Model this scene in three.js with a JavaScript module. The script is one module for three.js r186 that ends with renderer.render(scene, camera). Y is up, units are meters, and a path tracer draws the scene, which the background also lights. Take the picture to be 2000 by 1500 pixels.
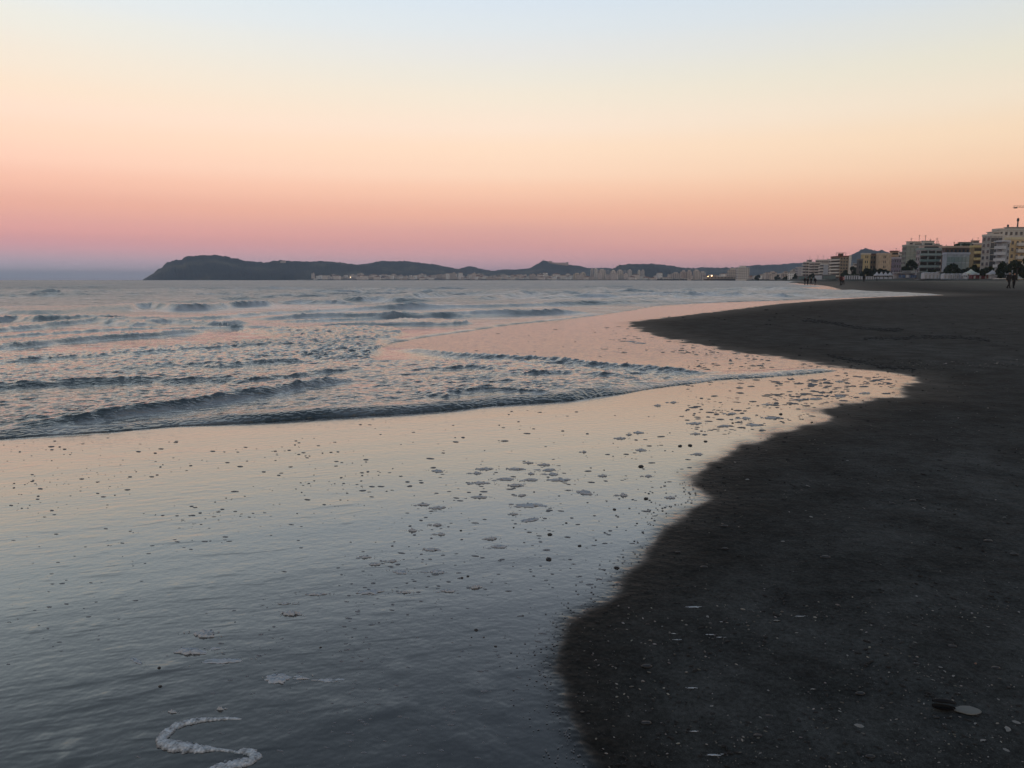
import * as THREE from 'three';
import { mergeGeometries, mergeVertices } from 'three/addons/utils/BufferGeometryUtils.js';
import { MarchingCubes } from 'three/addons/objects/MarchingCubes.js';

// ---------------------------------------------------------------- camera, sky, sun, exposure
const EYE = 1.1, FOCAL = 1500, PITCH = Math.atan(203 / FOCAL);
const scene = new THREE.Scene();
const camera = new THREE.PerspectiveCamera(2 * Math.atan(750 / FOCAL) * 180 / Math.PI, 4 / 3, 0.1, 40000);
camera.position.set(0, EYE, 0);
camera.rotation.x = -PITCH;
const renderer = new THREE.WebGLRenderer({ antialias: true });
renderer.toneMapping = THREE.LinearToneMapping;
renderer.toneMappingExposure = 1.0;
renderer.shadowMap.enabled = true;

const srgb = (c) => c.map((v) => (v /= 255, v <= 0.04045 ? v / 12.92 : Math.pow((v + 0.055) / 1.055, 2.4)));
const clamp = (x, a = 0, b = 1) => Math.min(b, Math.max(a, x));
const smooth = (a, b, x) => { const t = clamp((x - a) / (b - a)); return t * t * (3 - 2 * t); };
const mix = (a, b, t) => a + (b - a) * t;

// clear dusk sky opposite the sunset: [elevation in degrees, colour] towards the left, ahead and right
const SKY = [
  [[0.1, [112, 122, 138]], [1.0, [140, 128, 146]], [2.2, [184, 144, 151]], [3.3, [212, 159, 155]], [4.8, [228, 173, 157]], [6.2, [243, 191, 170]], [7.6, [252, 208, 186]], [9, [254, 217, 193]], [10.4, [254, 224, 203]], [11.6, [251, 228, 205]], [13.2, [246, 232, 214]], [15.6, [238, 236, 226]], [17, [231, 236, 236]], [18.9, [224, 236, 240]]],
  [[0.1, [150, 128, 145]], [1.0, [169, 136, 147]], [1.9, [185, 145, 149]], [3.3, [206, 159, 153]], [4.8, [229, 177, 157]], [6.5, [244, 199, 173]], [7.6, [249, 213, 187]], [9.4, [252, 222, 196]], [10.8, [250, 228, 208]], [12.8, [243, 231, 213]], [14.2, [236, 231, 219]], [15.7, [230, 230, 227]], [17.3, [223, 230, 234]], [18.9, [217, 228, 238]]],
  [[0.1, [190, 146, 146]], [1.8, [205, 155, 147]], [2.9, [216, 165, 147]], [4, [226, 173, 149]], [5.4, [232, 185, 156]], [7.2, [240, 205, 175]], [9, [243, 216, 187]], [11.4, [238, 224, 203]], [13.4, [230, 225, 208]], [15.7, [220, 223, 219]], [17.3, [212, 221, 227]], [18.9, [206, 220, 230]]],
].map((t) => t.map(([e, c]) => [e, srgb(c)]));
const HIGH = [[18.9, [1, 1, 1]], [24, [0.70, 0.73, 0.78]], [30, [0.43, 0.47, 0.53]], [38, [0.27, 0.31, 0.37]], [50, [0.20, 0.24, 0.31]], [70, [0.17, 0.21, 0.29]], [90, [0.15, 0.19, 0.27]]];
function table(t, e) {
  if (e <= t[0][0]) return t[0][1];
  for (let i = 1; i < t.length; i++) if (e <= t[i][0]) { let k = (e - t[i - 1][0]) / (t[i][0] - t[i - 1][0]); k = mix(k, k * k * (3 - 2 * k), 0.35); return [0, 1, 2].map((c) => mix(t[i - 1][1][c], t[i][1][c], k)); }
  return t[t.length - 1][1];
}
const HAZE = 0.000085;
const SKYW = 2048, SKYH = 1024, skyData = new Float32Array(SKYW * SKYH * 4);
{
  const blend = (e, az) => {          // az in degrees from straight ahead, right positive
    const low = SKY.map((t) => table(t, Math.min(e, 18.9))), k = clamp(az / 33, -1, 1), w = [Math.max(0, -k), 1 - Math.abs(k), Math.max(0, k)];
    const c = [0, 1, 2].map((i) => w[0] * low[0][i] + w[1] * low[1][i] + w[2] * low[2][i]);
    const h = table(HIGH, Math.max(e, 18.9));
    const L = Math.min(5200, 215 / Math.sin(Math.max(e, 0.3) * Math.PI / 180)), T = Math.exp(-HAZE * L), air = [0.12, 0.15, 0.18];    // seen through the air of the bay
    for (let i = 0; i < 3; i++) c[i] = Math.max(0.55 * c[i], (c[i] - (1 - T) * air[i]) / T);
    const west = smooth(40, 165, Math.abs(az - 10)) * Math.exp(-Math.max(e, 0) / 26);     // the afterglow behind the camera
    return [c[0] * h[0] * (1 + 0.4 * west), c[1] * h[1] * (1 + 0.32 * west), c[2] * h[2] * (1 + 0.1 * west)];
  };
  for (let r = 0; r < SKYH; r++) for (let q = 0; q < SKYW; q++) {
    const e = ((r + 0.5) / SKYH - 0.5) * 180; let az = ((q + 0.5) / SKYW - 0.5) * 360 + 90; if (az > 180) az -= 360;
    const c = blend(Math.max(e, 0.05), az), o = (r * SKYW + q) * 4;
    skyData[o] = c[0]; skyData[o + 1] = c[1]; skyData[o + 2] = c[2]; skyData[o + 3] = 1;
  }
}
const skyTexture = new THREE.DataTexture(skyData, SKYW, SKYH, THREE.RGBAFormat, THREE.FloatType);
skyTexture.mapping = THREE.EquirectangularReflectionMapping; skyTexture.magFilter = THREE.LinearFilter; skyTexture.needsUpdate = true;
scene.background = skyTexture; scene.environment = skyTexture;
const sun = new THREE.DirectionalLight(new THREE.Color(1, 0.8, 0.66), 0.1);    // what is left of the sun, low behind the camera
sun.position.set(260, 90, 320); sun.target.position.set(0, 0, -60); sun.castShadow = true; sun.shadow.radius = 60;
sun.shadow.mapSize.set(2048, 2048);
Object.assign(sun.shadow.camera, { left: -400, right: 400, top: 400, bottom: -400, near: 1, far: 2000 });
scene.add(sun, sun.target);
scene.fog = new THREE.FogExp2(new THREE.Color(0.54, 0.72, 1.0), HAZE);

// ---------------------------------------------------------------- helpers
let seedState = 12345;
const reseed = (n) => { seedState = n | 0; };
const rnd = () => { seedState = (seedState + 0x6d2b79f5) | 0; let t = Math.imul(seedState ^ (seedState >>> 15), 1 | seedState); t = (t + Math.imul(t ^ (t >>> 7), 61 | t)) ^ t; return ((t ^ (t >>> 14)) >>> 0) / 4294967296; };
const rr = (a, b) => a + (b - a) * rnd();
const PERM = new Uint8Array(512), GX = new Float32Array(256), GY = new Float32Array(256);
{ const p = [...Array(256).keys()]; reseed(77); for (let i = 255; i > 0; i--) { const j = Math.floor(rnd() * (i + 1)); [p[i], p[j]] = [p[j], p[i]]; } for (let i = 0; i < 512; i++) PERM[i] = p[i & 255]; for (let i = 0; i < 256; i++) { GX[i] = Math.cos(i * 2.39996); GY[i] = Math.sin(i * 2.39996); } }
function perlin(x, y, wrap = 256) {
  let xi = Math.floor(x), yi = Math.floor(y); const fx = x - xi, fy = y - yi;
  const x0 = ((xi % wrap) + wrap) % wrap, y0 = ((yi % wrap) + wrap) % wrap, x1 = (x0 + 1) % wrap, y1 = (y0 + 1) % wrap;
  const a = PERM[PERM[x0 & 255] + (y0 & 255)], b = PERM[PERM[x1 & 255] + (y0 & 255)], c = PERM[PERM[x0 & 255] + (y1 & 255)], d = PERM[PERM[x1 & 255] + (y1 & 255)];
  const u = fx * fx * fx * (fx * (fx * 6 - 15) + 10), v = fy * fy * fy * (fy * (fy * 6 - 15) + 10);
  const n0 = GX[a] * fx + GY[a] * fy, n1 = GX[b] * (fx - 1) + GY[b] * fy, n2 = GX[c] * fx + GY[c] * (fy - 1), n3 = GX[d] * (fx - 1) + GY[d] * (fy - 1);
  return 1.5 * (n0 + (n1 - n0) * u + (n2 - n0 + (n0 - n1 - n2 + n3) * u) * v);
}
const fbm = (x, y, n = 4) => { let s = 0, a = 0.5; for (let i = 0; i < n; i++) { s += a * perlin(x, y); x = x * 2.03 + 17.1; y = y * 2.03 + 9.7; a *= 0.5; } return s; };
const ray = (px, py) => { const x = (px - 1000) / FOCAL, y = (750 - py) / FOCAL, c = Math.cos(PITCH), s = Math.sin(PITCH); return [x, y * c - s, -y * s - c]; };
const onPlane = (px, py, h = 0) => { const d = ray(px, py), t = (h - EYE) / d[1]; return [d[0] * t, d[2] * t]; };   // where a line of sight meets the level h: [x, z]
const at = (px, py, D) => { const d = ray(px, py), t = -D / d[2]; return new THREE.Vector3(d[0] * t, EYE + d[1] * t, -D); };
const used = new Map();
function numbered(name) { const n = used.get(name) ?? 0; used.set(name, n + 1); return n ? name + '_' + String(n).padStart(3, '0') : name; }
function tag(o, label, category, group, kind) {
  if (label) o.userData.label = label; if (category) o.userData.category = category;
  if (group) o.userData.group = group; if (kind) o.userData.kind = kind; return o;
}
function shade(o) { o.castShadow = true; o.receiveShadow = true; return o; }
function mesh(name, geo, mat, parent) { const o = shade(new THREE.Mesh(geo, mat)); o.name = parent ? name : numbered(name); (parent || scene).add(o); return o; }
function group(name, x = 0, y = 0, z = 0, turn = 0) { const g = new THREE.Group(); g.name = numbered(name); g.position.set(x, y, z); g.rotation.y = turn; scene.add(g); return g; }
function copyOf(o, label) { const c = o.clone(); c.name = numbered(o.name.replace(/_\d{3}$/, '')); c.userData = { ...o.userData }; if (label) c.userData.label = label; scene.add(c); return c; }
const box = (w, h, d, x = 0, y = 0, z = 0) => new THREE.BoxGeometry(w, h, d).translate(x, y, z);
const std = (r, g, b, rough = 0.85, more = {}) => new THREE.MeshStandardMaterial({ color: new THREE.Color().setRGB(r, g, b), roughness: rough, ...more });
function signedDistance(poly, x, z) {      // positive inside
  let best = 1e18, inside = false;
  for (let i = 0, n = poly.length, j = n - 1; i < n; j = i++) {
    const ax = poly[j][0], az = poly[j][1], bx = poly[i][0], bz = poly[i][1], ex = bx - ax, ez = bz - az, wx = x - ax, wz = z - az;
    const t = clamp((wx * ex + wz * ez) / (ex * ex + ez * ez + 1e-12)), dx = wx - ex * t, dz = wz - ez * t, d = dx * dx + dz * dz;
    if (d < best) best = d;
    if ((az > z) !== (bz > z) && x < ((bx - ax) * (z - az)) / (bz - az) + ax) inside = !inside;
  }
  return inside ? Math.sqrt(best) : -Math.sqrt(best);
}
function paint(geo, fn) { const p = geo.attributes.position, c = new Float32Array(p.count * 3); for (let i = 0; i < p.count; i++) { const v = fn(p.getX(i), p.getY(i), p.getZ(i), i); c[i * 3] = v[0]; c[i * 3 + 1] = v[1]; c[i * 3 + 2] = v[2]; } geo.setAttribute('color', new THREE.BufferAttribute(c, 3)); return geo; }
const merge = (list) => mergeGeometries(list.map((g) => { const h = g.index ? g.toNonIndexed() : g; if (h.attributes.uv) h.deleteAttribute('uv'); return h; }));

// ---------------------------------------------------------------- the beach: outline of the wet sand and of the water
const line = (pts) => pts.map(([x, y]) => onPlane(x, y));
const WET = [...line([[1175, 1560], [1145, 1500], [1125, 1460], [1105, 1420], [1085, 1370], [1072, 1310], [1085, 1260], [1120, 1210], [1180, 1165], [1222, 1120], [1268, 1060], [1290, 1010], [1340, 985], [1366, 966], [1348, 942], [1350, 920], [1390, 895], [1440, 868], [1490, 845], [1560, 825], [1606, 812], [1578, 801], [1640, 785], [1740, 772], [1764, 757], [1754, 736], [1722, 727], [1670, 722],
  [1600, 712], [1540, 703], [1480, 693], [1400, 683], [1330, 669], [1270, 656], [1232, 642], [1212, 630], [1260, 624], [1340, 615], [1420, 605], [1520, 593], [1600, 587], [1700, 581], [1800, 577.5], [1842, 576.3], [1800, 573.5], [1743, 570.5], [1671, 568], [1640, 566], [1625, 561], [1612, 558.5], [1590, 556], [1560, 554], [1535, 552]]), [330, -520], [420, -1200], [520, -3500], [2500, -9000], [2500, -13800], [-14000, -13800], [-14000, -200], [-60, 4], [-0.2, 4], [0.15, -0.5]];
const SEA = [...line([[-700, 905], [-300, 880], [0, 857], [175, 846], [350, 832], [455, 827], [600, 818], [700, 812], [880, 799], [985, 790], [1125, 780], [1230, 766], [1300, 756], [1370, 746], [1450, 738], [1560, 732], [1640, 724], [1600, 721], [1520, 722], [1400, 727], [1290, 721], [1240, 716], [1160, 712], [1100, 706], [1060, 702], [960, 696], [870, 690], [790, 681], [752, 676], [775, 668], [817, 661], [880, 652], [932, 644], [1000, 634], [1100, 624], [1180, 614], [1240, 605], [1282, 597], [1330, 594], [1392, 591], [1468, 588.5], [1536, 586], [1620, 583], [1700, 580], [1780, 577.5], [1838, 576], [1780, 573], [1720, 570], [1640, 567], [1590, 564.5], [1560, 562], [1600, 559.8], [1608, 558.7], [1580, 557], [1530, 554]]), [300, -520], [380, -1200], [480, -3500], [2400, -9000], [2400, -13700], [-13900, -13700], [-13900, -200], [-60, -6]];
function elevation(x, z, out) {            // out: metres outside the wet sand
  if (out <= 0) return 0;
  const f = smooth(0, 3.5, out);
  return Math.min(1.9, 0.006 * out + f * Math.min(0.5, 0.004 * Math.max(0, -z - 70)) + 0.02 * Math.min(out, 1) * smooth(0, 1, out));
}
const beachHeight = (x, z) => elevation(x, z, -signedDistance(WET, x, z));

// ---------------------------------------------------------------- sand surface
class Field {             // a signed distance looked up on a coarse lattice
  constructor(poly, x0, z0, w, n) { this.x0 = x0; this.z0 = z0; this.s = w / n; this.n = n; this.v = new Float32Array((n + 1) * (n + 1)); for (let j = 0; j <= n; j++) for (let i = 0; i <= n; i++) this.v[j * (n + 1) + i] = signedDistance(poly, x0 + i * this.s, z0 - j * this.s); }
  get(x, z) { const a = clamp((x - this.x0) / this.s, 0, this.n - 0.001), b = clamp((this.z0 - z) / this.s, 0, this.n - 0.001), i = Math.floor(a), j = Math.floor(b), u = a - i, v = b - j, k = j * (this.n + 1) + i, f = this.v; return mix(mix(f[k], f[k + 1], u), mix(f[k + this.n + 1], f[k + this.n + 2], u), v); }
}
const AX = 0.93, AZ = -0.37;                          // the way the last swash ran
// low ripples left by the backwash: [x0, y0, x1, y1 on the sand, height in m, half width in m]
const RIPPLES = [[45, 1040, 154, 1036, 0.0022, 0.013], [270, 1062, 413, 1055, 0.003, 0.016], [133, 1127, 259, 1118, 0.0026, 0.013], [297, 1148, 374, 1143, 0.002, 0.011], [574, 996, 700, 981, 0.003, 0.02], [655, 1023, 690, 1019, 0.003, 0.018], [378, 1082, 504, 1078, 0.002, 0.012], [203, 1169, 241, 1166, 0.0022, 0.011], [189, 1014, 227, 1012, 0.0018, 0.012], [320, 1023, 400, 1019, 0.0014, 0.012], [60, 1346, 200, 1330, 0.003, 0.012], [205, 1335, 352, 1302, 0.0035, 0.013], [180, 1322, 330, 1310, 0.002, 0.012], [60, 1490, 170, 1476, 0.005, 0.02], [90, 1500, 160, 1488, 0.004, 0.015], [240, 1362, 320, 1340, 0.0028, 0.011], [100, 1390, 230, 1370, 0.0025, 0.011], [300, 1370, 410, 1350, 0.0022, 0.011],
  [590, 1420, 700, 1396, 0.006, 0.035], [660, 1402, 800, 1380, 0.006, 0.025], [925, 1398, 1000, 1386, 0.004, 0.03], [775, 1277, 845, 1268, 0.003, 0.025], [735, 1308, 800, 1300, 0.004, 0.035], [960, 1316, 1035, 1308, 0.004, 0.03], [900, 1345, 955, 1341, 0.004, 0.03], [712, 1199, 770, 1190, 0.0025, 0.022], [800, 1450, 900, 1425, 0.004, 0.05], [880, 1495, 990, 1455, 0.005, 0.06], [640, 1495, 800, 1470, 0.004, 0.05], [1060, 1362, 1110, 1352, 0.003, 0.02], [20, 1235, 120, 1226, 0.002, 0.012], [360, 1246, 470, 1238, 0.0022, 0.012], [330, 1215, 480, 1206, 0.0016, 0.012], [760, 1145, 1010, 1130, 0.002, 0.05], [900, 1098, 1090, 1088, 0.0018, 0.05], [380, 1128, 470, 1120, 0.002, 0.012], [500, 1135, 580, 1122, 0.002, 0.011], [520, 935, 640, 928, 0.0016, 0.014], [560, 1010, 650, 1006, 0.002, 0.016], [600, 965, 680, 962, 0.0018, 0.016]];
{ reseed(515); for (let i = 0; i < 190; i++) { const px = rr(-20, 1050) * (0.35 + 0.65 * rnd()), py = rr(880, 1490), w = rr(18, 95) * (0.5 + py / 1500), t = rr(0.02, 0.16); if (px > 900 && py > 1250) continue; RIPPLES.push([px, py, px + w, py - w * t, rr(0.0004, 0.0010), rr(0.004, 0.009)]); } }
function flow(x, z) {                                // low undulations left by the running water
  const along = x * AX + z * AZ, across = -x * AZ + z * AX, left = smooth(0.5, -0.9, x + 0.12 * (z + 3)) * 0.7 + 0.3;
  return perlin(along * 0.8 + 5, across * 8.5) * 0.00035 * (0.35 + 0.65 * left) + perlin(along * 0.45 + 15, across * 3.6) * 0.0007 + fbm(x * 1.1, z * 0.9, 2) * 0.0012 + perlin(along * 1.7, across * 15) * 0.0002 * left;
}
function sandLook(x, z, out, sea) {
  const d = Math.hypot(x, z), near = d < 14;
  const soft = 0.05 + 0.022 * clamp(d - 1.6, 0, 12), ragged = fbm(x * 2.1, z * 1.6, 2) * soft * 1.1 + perlin(x * 8, z * 6) * soft * 0.3 + (near ? perlin(x * 37, z * 30) * 0.006 + perlin(x * 90, z * 80) * 0.004 : 0);
  const w = smooth(soft, -soft, out + ragged), damp = smooth(0.1 + 0.1 * d, 0, out + ragged);
  const along = x * AX + z * AZ, across = -x * AZ + z * AX;
  let h = 0;
  const dry = 1 - w;
  if (dry > 0.02) h += dry * (fbm(x * 4, z * 4, 3) * 0.006 + perlin(x * 23, z * 26) * 0.0022 + (near ? perlin(x * 70, z * 70) * 0.0010 : 0));
  if (w > 0.02) {
    const left = smooth(0.5, -0.9, x + 0.12 * (z + 3)) * 0.75 + 0.25, patch = clamp(0.55 + 0.9 * fbm(x * 0.7 + 3, z * 0.5, 2));
    h += w * (perlin(along * 2.6, across * 26) * 0.00032 * left * patch + perlin(x * 7 + z * 16, (x * 0.42 - z * 0.9) * 15) * 0.0005 * left * smooth(0.45, 0.9, 0.55 + 0.9 * fbm(x * 0.9 + 13, z * 0.8, 2)) + perlin(along * 7, across * 58) * 0.00035 * left * patch + perlin(x * 70, z * 80) * 0.00022 + perlin(x * 31, z * 35) * 0.0003 + (0.35 + 0.65 * smooth(4, 9, d)) * (perlin(x * 17, z * 21) * 0.0009 + smooth(8.5, 12, d) * perlin(x * 13, z * 15) * 0.005));
  }
  const rough = mix(mix(0.85, 0.6, damp), 0.08 + 0.10 * smooth(4, 12, d), smooth(0, 0.4, w)), spec = mix(mix(0.10, 0.16, damp * damp), 1, w);
  return [h, rough, w, spec];
}
const sandTile = (() => {                             // grain and patches of the sand, 2 m a side
  const n = 1024, d = new Uint8Array(n * n * 4); reseed(5);
  for (let j = 0; j < n; j++) for (let i = 0; i < n; i++) {
    const x = i / n, y = j / n; let v = 0.78 + 0.16 * perlin(x * 6, y * 6, 6) + 0.10 * perlin(x * 31, y * 31, 31) + 0.12 * perlin(x * 140, y * 140, 140) + rr(-0.13, 0.13);
    const s = rnd(); if (s > 0.9985) v = 1.35; else if (s < 0.002) v = 0.4;
    const o = (j * n + i) * 4; d[o] = clamp(v * 205, 0, 255); d[o + 1] = clamp(v * 202, 0, 255); d[o + 2] = clamp(v * 196, 0, 255); d[o + 3] = 255;
  }
  const t = new THREE.DataTexture(d, n, n); t.colorSpace = THREE.SRGBColorSpace; t.wrapS = t.wrapT = THREE.RepeatWrapping; t.magFilter = THREE.LinearFilter; t.needsUpdate = true; return t;
})();
function sandPatch(x0, z0, w, n, coatN) {
  const field = new Field(WET, x0, z0, w, 256), H = new Float32Array(n * n), out = new Float32Array(n * n * 4), coat = new Uint8Array(coatN * coatN * 4), s = w / n, q = n / coatN;
  for (let j = 0; j < n; j++) for (let i = 0; i < n; i++) {
    const x = x0 + (i + 0.5) * s, z = z0 - (j + 0.5) * s, L = sandLook(x, z, -field.get(x, z)), o = (j * n + i) * 4;
    H[j * n + i] = L[0]; out[o + 1] = L[1]; out[o + 3] = L[3];
    if (j % q === 0 && i % q === 0) { const k = ((j / q) * coatN + i / q) * 4; coat[k] = 255 * 0.8 * L[2] * (1 - 0.75 * smooth(3.5, 9, Math.hypot(x, z))); coat[k + 1] = 255 * mix(0.25, 0.07, smooth(0, 0.5, L[2])); coat[k + 3] = 255; }
  }
  for (const [a, b, c, e, h, r] of RIPPLES) {
    const [ax, az] = onPlane(a, b), [bx, bz] = onPlane(c, e), ex = bx - ax, ez = bz - az, len = Math.hypot(ex, ez), m = 0.2 + r * 2;
    const i0 = Math.max(0, Math.floor((Math.min(ax, bx) - m - x0) / s)), i1 = Math.min(n - 1, Math.ceil((Math.max(ax, bx) + m - x0) / s)), j0 = Math.max(0, Math.floor((z0 - Math.max(az, bz) - m) / s)), j1 = Math.min(n - 1, Math.ceil((z0 - Math.min(az, bz) + m) / s));
    for (let j = j0; j <= j1; j++) for (let i = i0; i <= i1; i++) {
      const x = x0 + (i + 0.5) * s, z = z0 - (j + 0.5) * s, t = ((x - ax) * ex + (z - az) * ez) / (len * len), side = ((x - ax) * ez - (z - az) * ex) / len + perlin(x * 5, z * 5) * 0.6 * r + perlin(x * 19, z * 19) * 0.25 * r;
      const taper = Math.exp(-Math.pow((t - 0.62) / 0.36, 2)); H[j * n + i] += (h > 0.0012 ? 0.7 : 1.25) * h * taper * Math.exp(-((side / (side < 0 ? r : Math.max(1.8 * r, Math.min(9 * r, 0.07)))) ** 2)) * (0.9 + 0.25 * perlin(t * 4 + a, 3.3));
    }
  }
  for (let k = 0; k < n * n; k++) { out[k * 4] = (H[k] + 0.02) / 0.04; }
  const place = (t) => { t.magFilter = THREE.LinearFilter; t.repeat.set(1 / w, 1 / w); t.offset.set(-x0 / w, z0 / w); t.needsUpdate = true; return t; };
  const packed = place(new THREE.DataTexture(out, n, n, THREE.RGBAFormat, THREE.FloatType)), coatTex = place(new THREE.DataTexture(coat, coatN, coatN));
  const grain = sandTile.clone(); grain.repeat.set(0.5, 0.5);
  return new THREE.MeshPhysicalMaterial({ color: 0xffffff, vertexColors: true, map: grain, roughness: 1, roughnessMap: packed, specularIntensity: 1, specularIntensityMap: packed, bumpMap: packed, bumpScale: 0.04, ior: 1.4, clearcoat: 1, clearcoatMap: coatTex, clearcoatRoughness: 1, clearcoatRoughnessMap: coatTex });
}
const sandMats = [sandPatch(-4.4, -1.0, 8.2, 2048, 1024), sandPatch(-14, -4, 34, 2048, 1024), sandPatch(-20, -20, 320, 2048, 1024)];
function fan(rows, tan0, tan1, cols, margin, height, keep) {        // a sheet whose rows lie farther apart with distance
  const pos = [], info = [];
  for (const d of rows) for (let c = 0; c <= cols; c++) {
    const t = c / cols, x = mix(tan0 * d - margin, tan1 * d + margin, t), z = -d, h = height(x, z, d);
    pos.push(x, h.y, z); info.push(h);
  }
  const index = [], n = cols + 1, cells = [];
  for (let r = 0; r + 1 < rows.length; r++) for (let c = 0; c < cols; c++) {
    const a = r * n + c, b = a + 1, e = a + n, f = e + 1; if (!keep(info[a], info[b], info[e], info[f])) continue;
    index.push(a, b, f, a, f, e); cells.push(r);
  }
  const g = new THREE.BufferGeometry(); g.setAttribute('position', new THREE.Float32BufferAttribute(pos, 3)); g.setIndex(index); g.computeVertexNormals();
  return { g, info, index, cells };
}
{
  const rows = [0.55]; while (rows[rows.length - 1] < 1300) { const d = rows[rows.length - 1]; rows.push(d + Math.max(0.008, 0.0105 * d)); }
  const { g, info, index } = fan(rows, -1, 1, 520, 1.6, (x, z, d) => {
    const out = -signedDistance(WET, x, z), under = d > 3.5 && out < 0 ? signedDistance(SEA, x, z) : -1;
    let y = elevation(x, z, out);
    if (out > 0) y += smooth(0, 1.5, out) * fbm(x * 0.35, z * 0.35, 3) * (0.02 + 0.05 * smooth(10, 80, d)) + smooth(0, 0.4, out) * (d < 40 ? fbm(x * 3.5, z * 3.5, 2) * 0.007 : 0);
    if (out < 0.6 && d < 16) y += smooth(0.6, -0.1, out) * (flow(x, z) - 0.001) * smooth(16, 8, d);
    if (under > 0) y -= Math.min(0.3, under * 0.05);
    return { y, out, under, x, z };
  }, (a, b, c, e) => !(a.under > 8 && b.under > 8 && c.under > 8 && e.under > 8));
  const col = new Float32Array(info.length * 3), uv = new Float32Array(info.length * 2);
  info.forEach((p, i) => {
    const w = smooth(0.2, -0.1, p.out), d = Math.hypot(p.x, p.z), damp = smooth(0.3 + 0.15 * d, 0, p.out), up = smooth(4, 40, p.out);
    const dry = [mix(0.106, 0.38, up), mix(0.115, 0.36, up), mix(0.124, 0.325, up)], wet = [0.040, 0.038, 0.037];
    const k = 1 + 0.35 * fbm(p.x * 0.4 + 9, p.z * 0.25, 3) + 0.45 * fbm(p.x * 0.06, p.z * 0.03, 3), q = mix(0, 0.6, damp);
    for (let c = 0; c < 3; c++) col[i * 3 + c] = mix(mix(dry[c] * k, wet[c] * 1.1, q), wet[c], w);
    uv[i * 2] = p.x; uv[i * 2 + 1] = -p.z;
  });
  g.setAttribute('color', new THREE.BufferAttribute(col, 3)); g.setAttribute('uv', new THREE.BufferAttribute(uv, 2));
  const bins = [[], [], []], inside = (x, z, x0, z0, w) => x > x0 + 0.02 && x < x0 + w - 0.02 && z < z0 - 0.02 && z > z0 - w + 0.02;
  for (let k = 0; k < index.length; k += 3) {
    const t = [index[k], index[k + 1], index[k + 2]], all = (...a) => t.every((i) => inside(info[i].x, info[i].z, ...a));
    bins[all(-4.4, -1.0, 8.2) ? 0 : all(-14, -4, 34) ? 1 : 2].push(...t);
  }
  g.setIndex([...[]]); const flat = new Uint32Array(index.length); let o = 0; g.clearGroups();
  bins.forEach((b, m) => { flat.set(b, o); g.addGroup(o, b.length, m); o += b.length; });
  g.setIndex(new THREE.BufferAttribute(flat, 1));
  tag(mesh('beach', g, sandMats), 'dark damp sand beach with a wet mirror-like margin along the sea', null, null, 'structure');
}

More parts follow.
